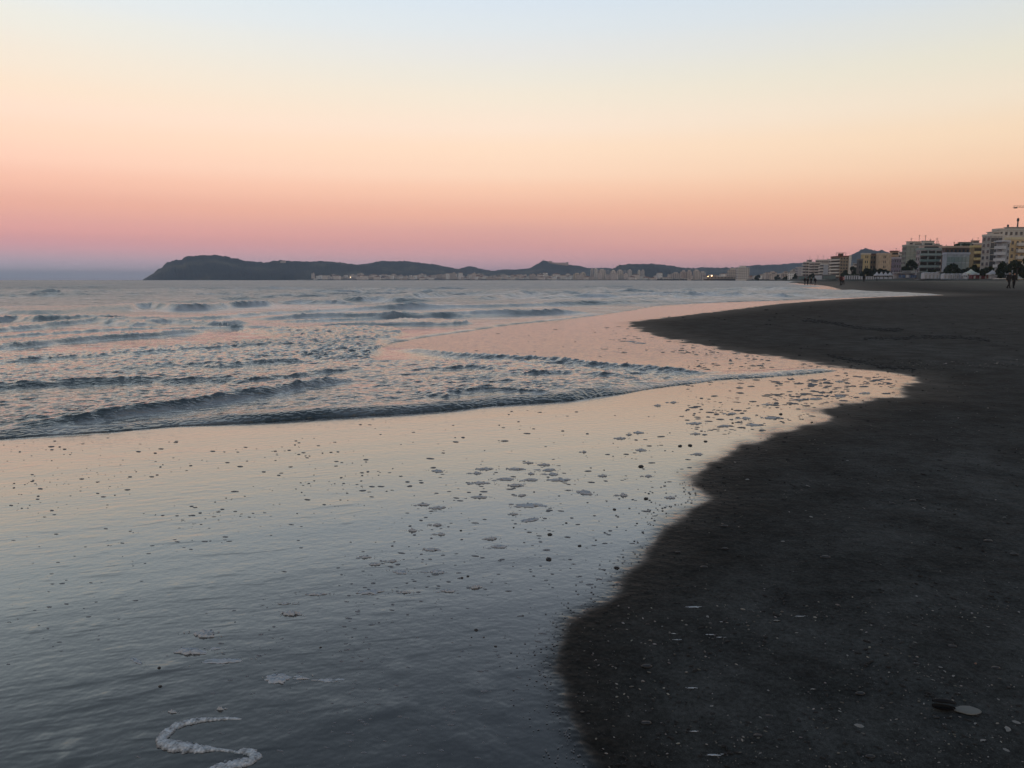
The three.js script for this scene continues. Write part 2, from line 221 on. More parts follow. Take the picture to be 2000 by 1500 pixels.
// ---------------------------------------------------------------- sea
// crests: points on the picture's water, height, steepness in front, length behind, foam in front
const CRESTS = [
  { p: [[-80, 843], [0, 836], [120, 822], [230, 806], [350, 792], [455, 777], [560, 762], [640, 750], [720, 742]], a: 0.062, f: 0.11, b: 0.5, foam: 0.5 },
  { p: [[420, 752], [560, 742], [640, 733], [730, 724]], a: 0.03, f: 0.1, b: 0.35 },
  { p: [[745, 713], [722, 702], [720, 694], [745, 681], [775, 661], [786, 650], [760, 643], [700, 640], [560, 642], [420, 650]], a: 0.05, f: 0.09, b: 2.5, chop: 1.1, calm: 1.6, still: 1 },
  { p: [[560, 640], [690, 634], [800, 634], [870, 634], [913, 631], [890, 628], [830, 625], [700, 626]], a: 0.06, f: 0.14, b: 1.1, chop: 0.5 },
  { p: [[420, 622], [600, 617], [824, 618], [915, 613], [1195, 607], [1279, 598]], a: 0.12, f: 0.25, b: 1.4, foam: 0.4 },
  { p: [[640, 604], [730, 602], [960, 599], [1167, 593], [1300, 589], [1400, 585]], a: 0.12, f: 0.35, b: 1.6, foam: 0.5 },
  { p: [[236, 604], [262, 597], [297, 595], [350, 600], [400, 599], [455, 594], [518, 592], [548, 588]], a: 0.2, f: 0.28, b: 2.6, foam: 1.2 },
  { p: [[545, 591], [590, 589], [640, 591], [680, 588]], a: 0.15, f: 0.4, b: 1.6, foam: 1.2 },
  { p: [[780, 580], [830, 577], [862, 574.5], [890, 574]], a: 0.24, f: 0.45, b: 2.4, foam: 1.2 },
  { p: [[690, 586], [722, 584], [755, 585], [790, 587]], a: 0.2, f: 0.4, b: 1.8, foam: 1.3 },
  { p: [[-90, 604], [0, 607], [40, 609], [110, 610]], a: 0.13, f: 0.4, b: 1.8, foam: 0.9 },
  { p: [[-120, 626], [0, 623], [42, 622], [88, 627]], a: 0.16, f: 0.3, b: 1.8, foam: 0.7 },
  { p: [[-100, 648], [0, 645], [100, 636], [190, 629], [266, 636], [340, 637]], a: 0.085, f: 0.2, b: 1.6, foam: 0.5 },
  { p: [[270, 634], [345, 629], [420, 634], [500, 629]], a: 0.1, f: 0.25, b: 0.9, foam: 0.3 },
  { p: [[-120, 690], [0, 679], [100, 668], [210, 659], [300, 654], [385, 647], [420, 644]], a: 0.075, f: 0.18, b: 1.8, foam: 0.3 },
  { p: [[-90, 761], [0, 756], [75, 752], [157, 746], [266, 743], [330, 742]], a: 0.055, f: 0.16, b: 0.6 },
  { p: [[310, 752], [380, 746], [470, 744]], a: 0.025, f: 0.12, b: 0.5 },
  { p: [[400, 722], [440, 717], [525, 712], [600, 708]], a: 0.03, f: 0.14, b: 0.6 },
  { p: [[1420, 727], [1290, 722], [1240, 717], [1160, 713], [1100, 707], [1060, 703], [960, 697], [870, 691], [800, 683], [770, 679]], a: 0.055, f: 0.12, b: 0.16, still: 1, edge: 1 },
  { p: [[230, 725], [300, 719], [350, 716]], a: 0.025, f: 0.14, b: 0.5 },
  { p: [[960, 742], [1100, 735], [1180, 738], [1240, 741]], a: 0.022, f: 0.1, b: 0.4 },
  { p: [[820, 735], [900, 726], [980, 731]], a: 0.018, f: 0.1, b: 0.4 },
  { p: [[850, 785], [940, 768], [1010, 770], [1090, 773]], a: 0.03, f: 0.1, b: 0.4 },
  { p: [[1120, 772], [1180, 760], [1240, 750], [1300, 748]], a: 0.03, f: 0.1, b: 0.4 },
  { p: [[-60, 668], [80, 658], [200, 650], [330, 644], [480, 640], [600, 639]], a: 0.045, f: 0.14, b: 1.5, foam: 0.25 },
  { p: [[120, 642], [260, 628], [420, 622], [560, 612], [700, 606], [900, 601]], a: 0.07, f: 0.2, b: 1.8, foam: 0.5 },
  { p: [[480, 632], [640, 627], [780, 622], [900, 620], [1060, 614], [1180, 611]], a: 0.05, f: 0.16, b: 1.2, foam: 0.35 },
  { p: [[-60, 715], [120, 704], [300, 692], [470, 682], [600, 676]], a: 0.025, f: 0.14, b: 1.2 },
  { p: [[380, 590], [440, 585], [500, 586]], a: 0.14, f: 0.5, b: 1.8 },
  { p: [[905, 585], [960, 583], [1022, 573]], a: 0.18, f: 0.6, b: 2.4, foam: 0.8 },
  { p: [[1130, 571], [1180, 566], [1240, 570]], a: 0.25, f: 0.9, b: 3, foam: 1 },
  { p: [[1030, 582], [1110, 579], [1180, 578], [1260, 572]], a: 0.2, f: 0.7, b: 2.4, foam: 0.6 },
  { p: [[1290, 579], [1370, 575], [1440, 574], [1520, 577], [1600, 575]], a: 0.18, f: 0.7, b: 2.2, foam: 0.9 },
  { p: [[1180, 588], [1270, 584], [1330, 580]], a: 0.14, f: 0.5, b: 1.8, foam: 0.5 },
  { p: [[1420, 566], [1500, 563], [1570, 565]], a: 0.25, f: 1, b: 3, foam: 0.9 },
  { p: [[-120, 575], [0, 572], [90, 574], [180, 577]], a: 0.16, f: 0.8, b: 3 },
  { p: [[600, 571], [720, 567], [860, 568]], a: 0.16, f: 0.9, b: 3 },
].concat((() => {      // longer swell lines farther out
  reseed(9); const more = []; for (let i = 0; i < 34; i++) { const y = 552 + 34 * Math.pow(rnd(), 0.8), x = rr(-150, 1350), w = rr(90, 330), d = 1650 / (y - 547); more.push({ p: [0, 1, 2, 3, 4].map((k) => [x + w * k / 4, y - k * rr(0, 0.9) + rr(-0.4, 0.4)]), a: Math.min(0.2, 0.0016 * d + 0.04) * rr(0.6, 1.2), f: 0.006 * d + 0.1, b: 0.016 * d + 0.6, still: 1, foam: rr(0, 0.45) }); }
  return more;
})()).map((c) => { const p = c.p.map(([x, y]) => onPlane(x, y, c.a * 0.9)), l = [0]; for (let i = 1; i < p.length; i++) l.push(l[i - 1] + Math.hypot(p[i][0] - p[i - 1][0], p[i][1] - p[i - 1][1])); const xs = p.map((q) => q[0]), zs = p.map((q) => q[1]), m = c.b * 5 + 4; return { foam: 0, chop: 0, ...c, p, l, len: l[l.length - 1], lo: [Math.min(...xs) - m, Math.min(...zs) - m], hi: [Math.max(...xs) + m, Math.max(...zs) + m] }; });
function crestAt(c, x, z) {
  if (x < c.lo[0] || x > c.hi[0] || z < c.lo[1] || z > c.hi[1]) return null;
  let best = 1e18, side = 1, s = 0;
  for (let i = 1; i < c.p.length; i++) {
    const ax = c.p[i - 1][0], az = c.p[i - 1][1], ex = c.p[i][0] - ax, ez = c.p[i][1] - az, wx = x - ax, wz = z - az, L2 = ex * ex + ez * ez, t = clamp((wx * ex + wz * ez) / L2), dx = wx - ex * t, dz = wz - ez * t, d = dx * dx + dz * dz;
    if (d < best) { best = d; side = ex * wz - ez * wx; s = c.l[i - 1] + t * (c.l[i] - c.l[i - 1]); }
  }
  return [side > 0 ? Math.sqrt(best) : -Math.sqrt(best), s / c.len, s];       // positive: in front, on the shore's side
}
function swell(x, z, d) {
  const u = x * 0.42 + z * 0.91, v = x * 0.91 - z * 0.42, far = smooth(16, 60, d);
  let h = 0;
  const warp = 1.6 * perlin(v * 0.09, u * 0.11);
  if (far > 0) {
    const a = perlin(u / 7.5 + warp * 0.3, v / 26 + 4), b = 1 - 2 * Math.abs(perlin(u / 3.3 + 9, v / 11 + warp * 0.2)), c = 1 - 2 * Math.abs(perlin(u / 1.35 + 3, v / 4.2 + 8));
    h += far * (0.11 * a + 0.085 * b + 0.06 * c * (d < 400 ? 1 : 0.5));
    if (d > 120) h += smooth(120, 500, d) * 0.25 * perlin(u / 19, v / 60);
  }
  return h / (1 + Math.pow(d / 260, 1.5));
}
function ripple(x, z, d, chop) {
  const u = x * 0.42 + z * 0.91, v = x * 0.91 - z * 0.42; let h = 0;
  if (d < 70) h += 0.011 * (0.55 - Math.abs(perlin(u / 0.46 + 2, v / 1.1))) * 1.4;
  if (d < 45) h += 0.015 * (0.5 - Math.abs(perlin(u / 0.2 + 7, v / 0.42 + 0.4 * perlin(u * 2, v * 2)))) * 1.5 + 0.011 * (0.5 - Math.abs(perlin(u / 0.1, v / 0.18 + 3))) * 1.5;
  if (d < 24) h += 0.007 * perlin(u / 0.055, v / 0.08);
  return h * chop;
}
const seaTile = (scale) => {
  const n = 1024, d = new Float32Array(n * n * 4);
  for (let j = 0; j < n; j++) for (let i = 0; i < n; i++) {
    const x = i / n, y = j / n, o = (j * n + i) * 4;
    const v = 0.5 + 0.22 * (0.5 - Math.abs(perlinT(x, y, 12, 26))) + 0.16 * (0.5 - Math.abs(perlinT(x + 0.31, y + 0.17, 30, 58))) + 0.10 * perlinT(x, y, 70, 120);
    d[o] = d[o + 1] = d[o + 2] = v; d[o + 3] = 1;
  }
  const t = new THREE.DataTexture(d, n, n, THREE.RGBAFormat, THREE.FloatType); t.wrapS = t.wrapT = THREE.RepeatWrapping; t.magFilter = THREE.LinearFilter; t.repeat.set(1 / scale, 1 / scale); t.needsUpdate = true; return t;
};
function perlinT(x, y, a, b) {                        // tiles over the unit square
  const X = (((x % 1) + 1) % 1) * a, Y = (((y % 1) + 1) % 1) * b, xi = Math.floor(X), yi = Math.floor(Y), fx = X - xi, fy = Y - yi, x1 = (xi + 1) % a, y1 = (yi + 1) % b;
  const A = PERM[PERM[xi] + yi], B = PERM[PERM[x1] + yi], C = PERM[PERM[xi] + y1], D = PERM[PERM[x1] + y1], u = fx * fx * (3 - 2 * fx), v = fy * fy * (3 - 2 * fy);
  return 1.5 * mix(mix(GX[A] * fx + GY[A] * fy, GX[B] * (fx - 1) + GY[B] * fy, u), mix(GX[C] * fx + GY[C] * (fy - 1), GX[D] * (fx - 1) + GY[D] * (fy - 1), u), v);
}
{
  const rows = [4.2]; while (rows[rows.length - 1] < 14000) { const d = rows[rows.length - 1]; rows.push(d + Math.max(0.008, Math.min(0.3 * d * d / 845, 0.0085 * d, 60))); }
  const lim = (d) => 0.62;
  const { g, info, index } = fan(rows, -0.8, 0.6, 700, 1.2, (x, z, d) => {
    const S = signedDistance(SEA, x, z);
    if (S < -1 - 0.02 * d) return { y: -0.4, S, x, z, foam: 0 };
    let sheet = (0.024 + 0.0012 * Math.min(d, 60)) * (0.8 + 0.5 * fbm(x * 0.9, z * 0.9, 2)) * (1 + (d < 10 ? 1.0 * smooth(-3.0, -1.7, x) * smooth(1.6, 0.2, x) : 0));
    const cusp = S + 0.07 * perlin(x * 1.6, z * 1.6) + 0.008 * perlin(x * 9, z * 9), wide = 0.05 + 0.006 * Math.min(d, 60);
    let y = cusp > 0 ? sheet * (1 - Math.exp(-cusp / wide)) + 0.009 * Math.exp(-(((cusp - 0.13) / 0.09) ** 2)) : Math.max(-0.35, cusp * 1.2);
    let chop = 0.7, foam = 0;
    const inland = smooth(0, 0.3 + 0.05 * d, cusp);
    for (const c of CRESTS) {
      const k = crestAt(c, x, z); if (!k) continue;
      const n = fbm(k[2] * 0.5 / Math.max(c.f, 0.12) * 0.16 + c.a * 50, c.b * 3, 3), st = c.still ? 0.25 : 1, q = k[0] + c.f * st * (0.3 * n + 0.2 * perlin(x * 1.7 / c.f * 0.2, z * 1.7 / c.f * 0.2)), ends = Math.min(smooth(0, 0.16, k[1]), smooth(1, 0.86, k[1]));
      const A = c.a * ends * (0.98 + 0.3 * n * st);
      const cf = c.f * 0.75; y += (c.edge ? Math.max(inland, smooth(0, 0.06, cusp)) : inland) * A * (q > 0 ? Math.exp(-((q / cf) ** 2)) : 0.65 * Math.exp(-((q / c.b) ** 2)) + 0.35 * Math.exp(q / (c.b * 0.5)));
      if (q < 0) chop += (0.45 + c.chop) * ends * Math.exp(q / (c.b * 1.2));
      else chop -= ends * (c.calm ? 1.1 * Math.exp(-((q / c.calm) ** 2)) : 0.3 * Math.exp(-q / (c.b * 1.5)) * (c.foam > 0.6 ? 0 : 1));
      if (c.foam) foam += c.foam * ends * (q > 0 ? smooth(0, c.f * 0.9, q) * Math.exp(-q / (c.b * 1.5)) : 0.35 * Math.exp(q / (c.f * 0.5)));
    }
    y += inland * swell(x, z, d) + (0.12 + 0.88 * smooth(0.03, 0.5, cusp)) * ripple(x, z, d, clamp(chop, 0.15, 1.7));
    if (cusp > 0 && d < 40) y = Math.max(y, 0.004 * smooth(0, 0.05, cusp));
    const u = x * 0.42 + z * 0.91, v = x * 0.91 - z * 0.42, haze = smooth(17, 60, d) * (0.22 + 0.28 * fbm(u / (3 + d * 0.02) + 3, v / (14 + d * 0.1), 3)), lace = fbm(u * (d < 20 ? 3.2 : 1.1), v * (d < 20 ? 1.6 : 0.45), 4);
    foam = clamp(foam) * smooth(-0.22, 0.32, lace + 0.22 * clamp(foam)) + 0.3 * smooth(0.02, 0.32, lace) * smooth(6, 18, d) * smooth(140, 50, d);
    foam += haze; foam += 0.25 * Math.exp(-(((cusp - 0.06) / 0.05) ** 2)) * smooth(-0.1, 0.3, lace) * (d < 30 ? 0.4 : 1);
    return { y, S: cusp, x, z, foam: clamp(foam), d };
  }, (a, b, c, e) => Math.max(a.S, b.S, c.S, e.S) > -0.02 - 0.004 * Math.min(200, -a.z));
  const col = new Float32Array(info.length * 3), uv = new Float32Array(info.length * 2);
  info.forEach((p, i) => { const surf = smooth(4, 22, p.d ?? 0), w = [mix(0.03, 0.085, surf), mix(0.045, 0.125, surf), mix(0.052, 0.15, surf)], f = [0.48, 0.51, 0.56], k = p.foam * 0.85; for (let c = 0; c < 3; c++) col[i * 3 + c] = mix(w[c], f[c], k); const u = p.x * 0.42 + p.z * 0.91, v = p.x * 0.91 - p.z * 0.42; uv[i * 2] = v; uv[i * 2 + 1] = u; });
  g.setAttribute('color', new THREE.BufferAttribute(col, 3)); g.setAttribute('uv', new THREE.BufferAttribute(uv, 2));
  const bins = [[], [], [], [], [], [], []];
  for (let k = 0; k < index.length; k += 3) { const d = -info[index[k]].z; bins[d < 12 ? 0 : d < 17 ? 1 : d < 23 ? 2 : d < 31 ? 3 : d < 44 ? 4 : d < 80 ? 5 : 6].push(index[k], index[k + 1], index[k + 2]); }
  const flat = new Uint32Array(index.length); let o = 0;
  bins.forEach((b, m) => { flat.set(b, o); g.addGroup(o, b.length, m); o += b.length; });
  g.setIndex(new THREE.BufferAttribute(flat, 1));
  const near = seaTile(2.4), far = near.clone(); far.repeat.set(1 / 17, 1 / 17);
  const water = (rough, bump, scale, coat) => new THREE.MeshPhysicalMaterial({ color: 0xffffff, vertexColors: true, roughness: rough, ior: 1.36, bumpMap: bump, bumpScale: scale, clearcoat: coat, clearcoatRoughness: rough });
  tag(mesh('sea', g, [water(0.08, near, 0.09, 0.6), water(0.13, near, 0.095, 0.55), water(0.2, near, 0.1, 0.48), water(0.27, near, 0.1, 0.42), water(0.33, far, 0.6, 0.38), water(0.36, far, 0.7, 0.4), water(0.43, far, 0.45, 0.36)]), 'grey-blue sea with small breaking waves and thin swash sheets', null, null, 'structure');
}
tag(mesh('seabed', new THREE.CircleGeometry(15000, 48).rotateX(-Math.PI / 2).translate(0, -1.2, 0), std(0.05, 0.05, 0.048)), 'sandy ground under the sea and the beach', null, null, 'structure');

// ---------------------------------------------------------------- hills and the coast
function hill(name, skyline, D, depth, label, rough = 1) {     // skyline: [px, py] of the ridge at distance D
  const step = 1.5, x0 = skyline[0][0], x1 = skyline[skyline.length - 1][0], n = Math.ceil((x1 - x0) / step), m = 22, pos = [], idx = [];
  const top = (px) => { for (let i = 1; i < skyline.length; i++) if (px <= skyline[i][0]) { const t = (px - skyline[i - 1][0]) / (skyline[i][0] - skyline[i - 1][0]); return mix(skyline[i - 1][1], skyline[i][1], mix(t, t * t * (3 - 2 * t), 0.5)); } return skyline[skyline.length - 1][1]; };
  for (let i = 0; i <= n; i++) {
    const px = mix(x0, x1, i / n), P = at(px, top(px), D), h = Math.max(P.y, 0.5);
    for (let j = 0; j <= m; j++) {
      const t = j / m * 2 - 1, z = -D - t * depth, prof = t < 0 ? Math.pow(1 + t, 0.75) * (1 + 0.16 * Math.sin((1 + t) * 6 + P.x * 0.004) * -t) : Math.pow(1 - t, 0.8);
      const x = P.x * -z / D, tree = (fbm(x / 42, z / 42, 3) + 0.7 * perlin(x / 11, z / 11)) * 5.5 * rough * Math.min(1, h / 25) * smooth(0, 0.25, prof), gully = -Math.abs(perlin(x / 210, z / 500)) * h * 0.28 * (1 - Math.abs(t)) * smooth(0, 0.2, -t);
      pos.push(x, Math.max(-1, h * Math.min(prof, 1) + tree + gully), z);
    }
  }
  for (let i = 0; i < n; i++) for (let j = 0; j < m; j++) { const a = i * (m + 1) + j, b = a + m + 1; idx.push(a, b, a + 1, b, b + 1, a + 1); }
  const g = new THREE.BufferGeometry(); g.setAttribute('position', new THREE.Float32BufferAttribute(pos, 3)); g.setIndex(idx); g.computeVertexNormals();
  paint(g, (x, y, z) => { const k = 0.7 + 1.0 * fbm(x / 60, z / 60, 3), f = smooth(0.08, 0.34, fbm(x / 200 + 7, z / 200, 3)); return [mix(0.022, 0.10, f) * k, mix(0.028, 0.095, f) * k, mix(0.022, 0.06, f) * k]; });
  return tag(mesh(name, g, HILL), label, null, null, 'structure');
}
const HILL = std(1, 1, 1, 1, { vertexColors: true });
hill('headland', [[276, 548.5], [284, 543], [295, 537], [312, 523.5], [329, 511.5], [343, 508], [354, 507], [365, 500.5], [386, 499.5], [403, 498], [419, 498], [445, 501], [453, 504], [478, 508.5], [500, 511.5], [525, 512], [536, 509.5], [548, 508.5], [571, 509.5], [595, 511], [616, 510], [655, 511], [678, 514.5], [700, 517], [740, 521], [800, 530], [850, 547]], 4700, 500, 'long dark wooded headland falling steeply to the sea');
hill('hill', [[640, 530], [690, 518], [721, 514], [746, 509.5], [767, 510], [790, 509.5], [816, 512.7], [845, 516], [873, 521], [900, 527], [930, 535], [960, 545]], 5200, 600, 'broad dark hill behind the headland');
hill('hill', [[840, 540], [870, 530], [894, 525.5], [908, 522], [919, 520], [926, 521], [935, 524.5], [966, 529], [1010, 540]], 5600, 500, 'small rounded hill between the headland and the castle hill');
hill('hill', [[930, 540], [955, 530], [985, 526], [1006, 526.5], [1033, 524.5], [1048, 516.5], [1061, 508.5], [1070, 510.5], [1090, 514], [1107, 516.5], [1128, 519], [1151, 523.5], [1185, 523], [1210, 528], [1260, 540]], 5400, 600, 'pointed dark hill with a castle on its shoulder', 0.7);
hill('hill', [[1170, 540], [1190, 528], [1200, 523], [1208, 518], [1229, 515.5], [1261, 516], [1277, 514.6], [1286, 516], [1312, 519], [1326, 522], [1354, 524], [1400, 540]], 4400, 500, 'wooded hill behind the apartment towers', 1.3);
hill('hill', [[1290, 540], [1330, 527], [1354, 524.5], [1373, 521.5], [1392, 523], [1430, 522.5], [1478, 518], [1516, 516.5], [1554, 514], [1600, 512], [1660, 516], [1760, 540]], 5000, 700, 'low long ridge towards the seafront hotels');
hill('hill', [[1560, 545], [1600, 525], [1640, 507], [1661, 499], [1670, 494], [1682, 487.5], [1693, 485], [1704, 486.5], [1711, 489.5], [1721, 488.5], [1733, 492], [1760, 500], [1800, 520], [1830, 545]], 3600, 600, 'blue-grey hill rising behind the cream hotels');

const SHORE = [[2300, 270], [2100, 330], [2000, 352], [1900, 392], [1800, 442], [1700, 508], [1640, 560], [1600, 640], [1560, 780], [1520, 1100], [1490, 1500], [1440, 1800], [1380, 2150], [1290, 2800], [1140, 3000], [1000, 3350], [800, 3700], [660, 3850], [580, 4000]];
const shoreDistance = (px) => { for (let i = 1; i < SHORE.length; i++) if (px >= SHORE[i][0]) { const t = (px - SHORE[i][0]) / (SHORE[i - 1][0] - SHORE[i][0]); return mix(SHORE[i][1], SHORE[i - 1][1], t); } return 4000; };
const RISE = (px) => px > 1560 ? 4 : mix(30, 8, smooth(700, 1300, px));
function landHeight(px, D) { const t = (D - shoreDistance(px)) / 1500; return 1.6 + 0.6 * smooth(0, 0.01, t) + RISE(px) * clamp(t); }
{
  const pos = [], idx = [], n = 220, m = 14;
  for (let i = 0; i <= n; i++) { const px = mix(580, 2300, i / n); for (let j = 0; j <= m; j++) { const t = (j / m) ** 2, D = shoreDistance(px) + 1900 * t, p = at(px, 547, D); pos.push(p.x, j ? landHeight(px, D) : -1, p.z); } }
  for (let i = 0; i < n; i++) for (let j = 0; j < m; j++) { const a = i * (m + 1) + j, b = a + m + 1; idx.push(a, b, a + 1, b, b + 1, a + 1); }
  const g = new THREE.BufferGeometry(); g.setAttribute('position', new THREE.Float32BufferAttribute(pos, 3)); g.setIndex(idx); g.computeVertexNormals();
  paint(g, (x, y, z) => { const k = 0.7 + 0.6 * fbm(x / 40, z / 40, 3); return [0.06 * k, 0.065 * k, 0.05 * k]; });
  tag(mesh('coastal_land', g, HILL), 'low built-up strip of land along the bay', null, null, 'structure');
}

// ---------------------------------------------------------------- far town
const TOWNPAINT = std(1, 1, 1, 0.9, { vertexColors: true });
function townHouse(w, h, d, wall, roof, gable) {             // one small far house with storeys of dark openings
  const parts = [paint(box(w, h, d, 0, h / 2, 0), () => wall)];
  if (gable) { const s = new THREE.Shape([new THREE.Vector2(-w * 0.54, 0), new THREE.Vector2(w * 0.54, 0), new THREE.Vector2(0, w * 0.2)]); parts.push(paint(new THREE.ExtrudeGeometry(s, { depth: d * 1.06, bevelEnabled: false }).translate(0, h, -d * 0.53), () => roof)); }
  else { parts.push(paint(box(w * 1.04, 0.9, d * 1.04, 0, h + 0.45, 0), () => roof), paint(box(w * 0.3, 2.6, d * 0.4, w * 0.16, h + 2, 0), () => wall)); }
  const floors = Math.max(2, Math.round(h / 3.3)), cols = Math.max(2, Math.round(w / 4));
  for (let f = 0; f < floors; f++) for (let c = 0; c < cols; c++) parts.push(paint(box(w / cols * 0.48, h / floors * 0.5, 0.3, (c + 0.5) / cols * w - w / 2, (f + 0.55) / floors * h, d / 2 + 0.06), () => [0.035, 0.04, 0.048]));
  for (let f = 0; f < floors; f++) parts.push(paint(box(0.3, h / floors * 0.45, d * 0.7, -w / 2 - 0.06, (f + 0.55) / floors * h, 0), () => [0.04, 0.045, 0.05]));
  return merge(parts.map((p) => { if (p.attributes.uv) p.deleteAttribute('uv'); return p; }));
}
reseed(31);
const HOUSE_KINDS = [];
for (let i = 0; i < 12; i++) { const w = rr(14, 30), tall = i % 3; HOUSE_KINDS.push([townHouse(w, tall === 0 ? rr(8, 11) : tall === 1 ? rr(13, 18) : rr(18, 24), rr(12, 18), [[0.76, 0.70, 0.66], [0.64, 0.57, 0.54], [0.8, 0.79, 0.78], [0.55, 0.49, 0.46]][i % 4], [[0.22, 0.13, 0.1], [0.3, 0.28, 0.27], [0.2, 0.15, 0.13]][i % 3], i % 2 === 0)]); }
const TOWN = [];
for (let px = 612; px < 1150; px += rr(2.4, 5)) for (let k = 0; k < (rnd() < 0.7 ? 2 : 1); k++) TOWN.push([px + rr(-2, 2), rr(0, 1)]);
for (let px = 1150; px < 1345; px += rr(5, 9)) TOWN.push([px, rr(0, 0.35)]);
for (let px = 1385; px < 1560; px += rr(5, 9)) TOWN.push([px, rr(0.02, 0.4)]);
TOWN.forEach(([px, t], i) => {
  const kind = HOUSE_KINDS[Math.floor(rnd() * 12)][0], D = shoreDistance(px) + 30 + t * 700, p = at(px, 547, D), o = mesh('town_house', kind, TOWNPAINT);
  o.position.set(p.x, landHeight(px, D) - 1, p.z); o.rotation.y = rr(-0.5, 0.5); const s = (px > 1385 ? 0.7 : 1.05) * rr(0.7, 1.2); o.scale.set(s, s * rr(0.6, 1.1), s);
  const where = px < 780 ? 'pale far house at the foot of the headland across the bay' : px < 1150 ? 'pale far house in the low town below the castle hill' : px < 1385 ? 'small far house among the apartment towers across the bay' : 'small far house on the shore before the long ridge';
  tag(o, where, 'house', px < 780 ? 'houses at the foot of the headland' : px < 1150 ? 'houses of the low town across the bay' : px < 1385 ? 'houses among the far towers' : 'houses before the long ridge');
});
// single buildings on the hills
function lone(name, px, py, D, w, h, d, wall, roof, label, cat) { const p = at(px, py, D), o = mesh(name, townHouse(w, h, d, wall, roof, false), TOWNPAINT); o.position.set(p.x, p.y - h * 0.75, p.z); return tag(o, label, cat); }
lone('villa', 553, 510.5, 4640, 26, 12, 20, [0.6, 0.52, 0.5], [0.3, 0.2, 0.18], 'pale long building on top of the headland', 'building');
lone('villa', 435, 534, 4350, 14, 8, 12, [0.6, 0.58, 0.56], [0.3, 0.2, 0.18], 'lone pale house low on the headland slope, the right one of two', 'house');
lone('villa', 381, 538, 4330, 14, 7, 12, [0.5, 0.48, 0.48], [0.3, 0.2, 0.18], 'lone pale house low on the headland slope, the left one of two', 'house');
lone('villa', 721, 529, 4550, 18, 9, 14, [0.66, 0.62, 0.6], [0.3, 0.2, 0.18], 'pale house alone in the woods above the far town', 'house');
{
  const wall = std(0.42, 0.33, 0.3, 0.95), c = at(1092, 515, 5350), g = group('castle', c.x, c.y - 14, c.z);
  tag(g, 'pinkish castle wall with two towers on the pointed hill', 'castle');
  mesh('wall', box(110, 18, 26, 0, 9, 0), wall, g); mesh('tower', box(20, 32, 20, -60, 16, 0), wall, g); mesh('tower', box(16, 25, 16, 56, 12, 0), wall, g);
  mesh('battlement', merge([...Array(9).keys()].map((i) => box(7, 4, 27, -48 + i * 12, 20, 0))), wall, g);
}

// ---------------------------------------------------------------- apartment towers across the bay
const GLASS = std(0.03, 0.04, 0.05, 0.25), DARK = std(0.03, 0.032, 0.036, 0.6);
function tower(x0, x1, yTop, D, rgb, cols, label) {
  const a = at(x0, 547, D), b = at(x1, 547, D), top = at(x0, yTop, D).y, base = landHeight((x0 + x1) / 2, D) - 2, w = b.x - a.x, h = top - base, d = Math.max(14, w * 0.7), g = group('apartment_tower', (a.x + b.x) / 2, base, -D), wall = std(...rgb, 0.9);
  tag(g, label, 'apartment tower'); mesh('wall', box(w, h, d, 0, h / 2, -d / 2), wall, g); mesh('roof', box(w * 0.5, 4, d * 0.5, 0, h + 2, -d / 2), wall, g);
  const floors = Math.round(h / 3.4), wg = box(w / cols * 0.5, 1.7, 0.4), sg = box(0.4, 1.7, d * 0.6);
  for (let f = 1; f < floors; f++) { for (let c = 0; c < cols; c++) mesh('window', wg, GLASS, g).position.set((c + 0.5) / cols * w - w / 2, (f + 0.5) / floors * h, 0.1); mesh('window', sg, GLASS, g).position.set(-w / 2 - 0.1, (f + 0.5) / floors * h, -d / 2); }
  return g;
}
tower(1153.5, 1159, 526.5, 3080, [0.5, 0.47, 0.46], 2, 'grey slender tower, leftmost of the row across the bay');
tower(1161, 1167, 525.5, 3060, [0.62, 0.6, 0.58], 2, 'white slender tower, second of the row across the bay');
tower(1169.5, 1182.5, 527.5, 3080, [0.58, 0.52, 0.47], 4, 'wide beige tower right of the two slender ones');
tower(1184, 1191, 529, 3110, [0.3, 0.32, 0.36], 2, 'dark grey tower between two beige towers');
tower(1193, 1203, 529.5, 3060, [0.6, 0.55, 0.5], 3, 'bright beige tower in the middle of the far row');
tower(1206, 1216.5, 528.5, 3080, [0.55, 0.5, 0.46], 3, 'beige tower just left of the darkest tower');
tower(1217.5, 1224, 529.5, 3140, [0.25, 0.27, 0.3], 2, 'darkest narrow tower of the far row');
tower(1226, 1234, 528, 3080, [0.5, 0.48, 0.47], 2, 'grey tower right of the darkest narrow tower');
tower(1246, 1251, 529, 3060, [0.55, 0.52, 0.49], 2, 'slim beige tower, left one of the pair at the end of the row');
tower(1253, 1258.5, 528.5, 3080, [0.55, 0.52, 0.5], 2, 'slim grey tower, right one of the pair at the end of the row');
tower(1120, 1134, 535, 3150, [0.5, 0.44, 0.36], 4, 'low beige block left of the far tower row');
tower(1134, 1144, 533, 3180, [0.52, 0.46, 0.38], 3, 'beige block with a higher core left of the far towers');
tower(1330, 1341, 530.5, 2400, [0.5, 0.42, 0.38], 4, 'pinkish apartment block behind the harbour mole, left one');
tower(1342, 1351, 530, 2380, [0.46, 0.4, 0.37], 3, 'brownish apartment block behind the harbour mole, middle one');
tower(1355, 1367, 529, 2400, [0.52, 0.47, 0.43], 4, 'tall beige apartment block behind the harbour mole');
tower(1368, 1378, 532.5, 2440, [0.48, 0.44, 0.42], 3, 'low grey apartment block right of the tall beige one');
tower(1313, 1328, 534, 2500, [0.42, 0.37, 0.34], 4, 'wide low block left of the pinkish apartment block');
tower(1441, 1463, 522.5, 1700, [0.5, 0.48, 0.46], 6, 'grey gridded hotel standing alone on the shore behind the jetty');
tower(1423, 1441, 527, 1800, [0.42, 0.38, 0.35], 5, 'low brownish hotel beside the grey gridded one');

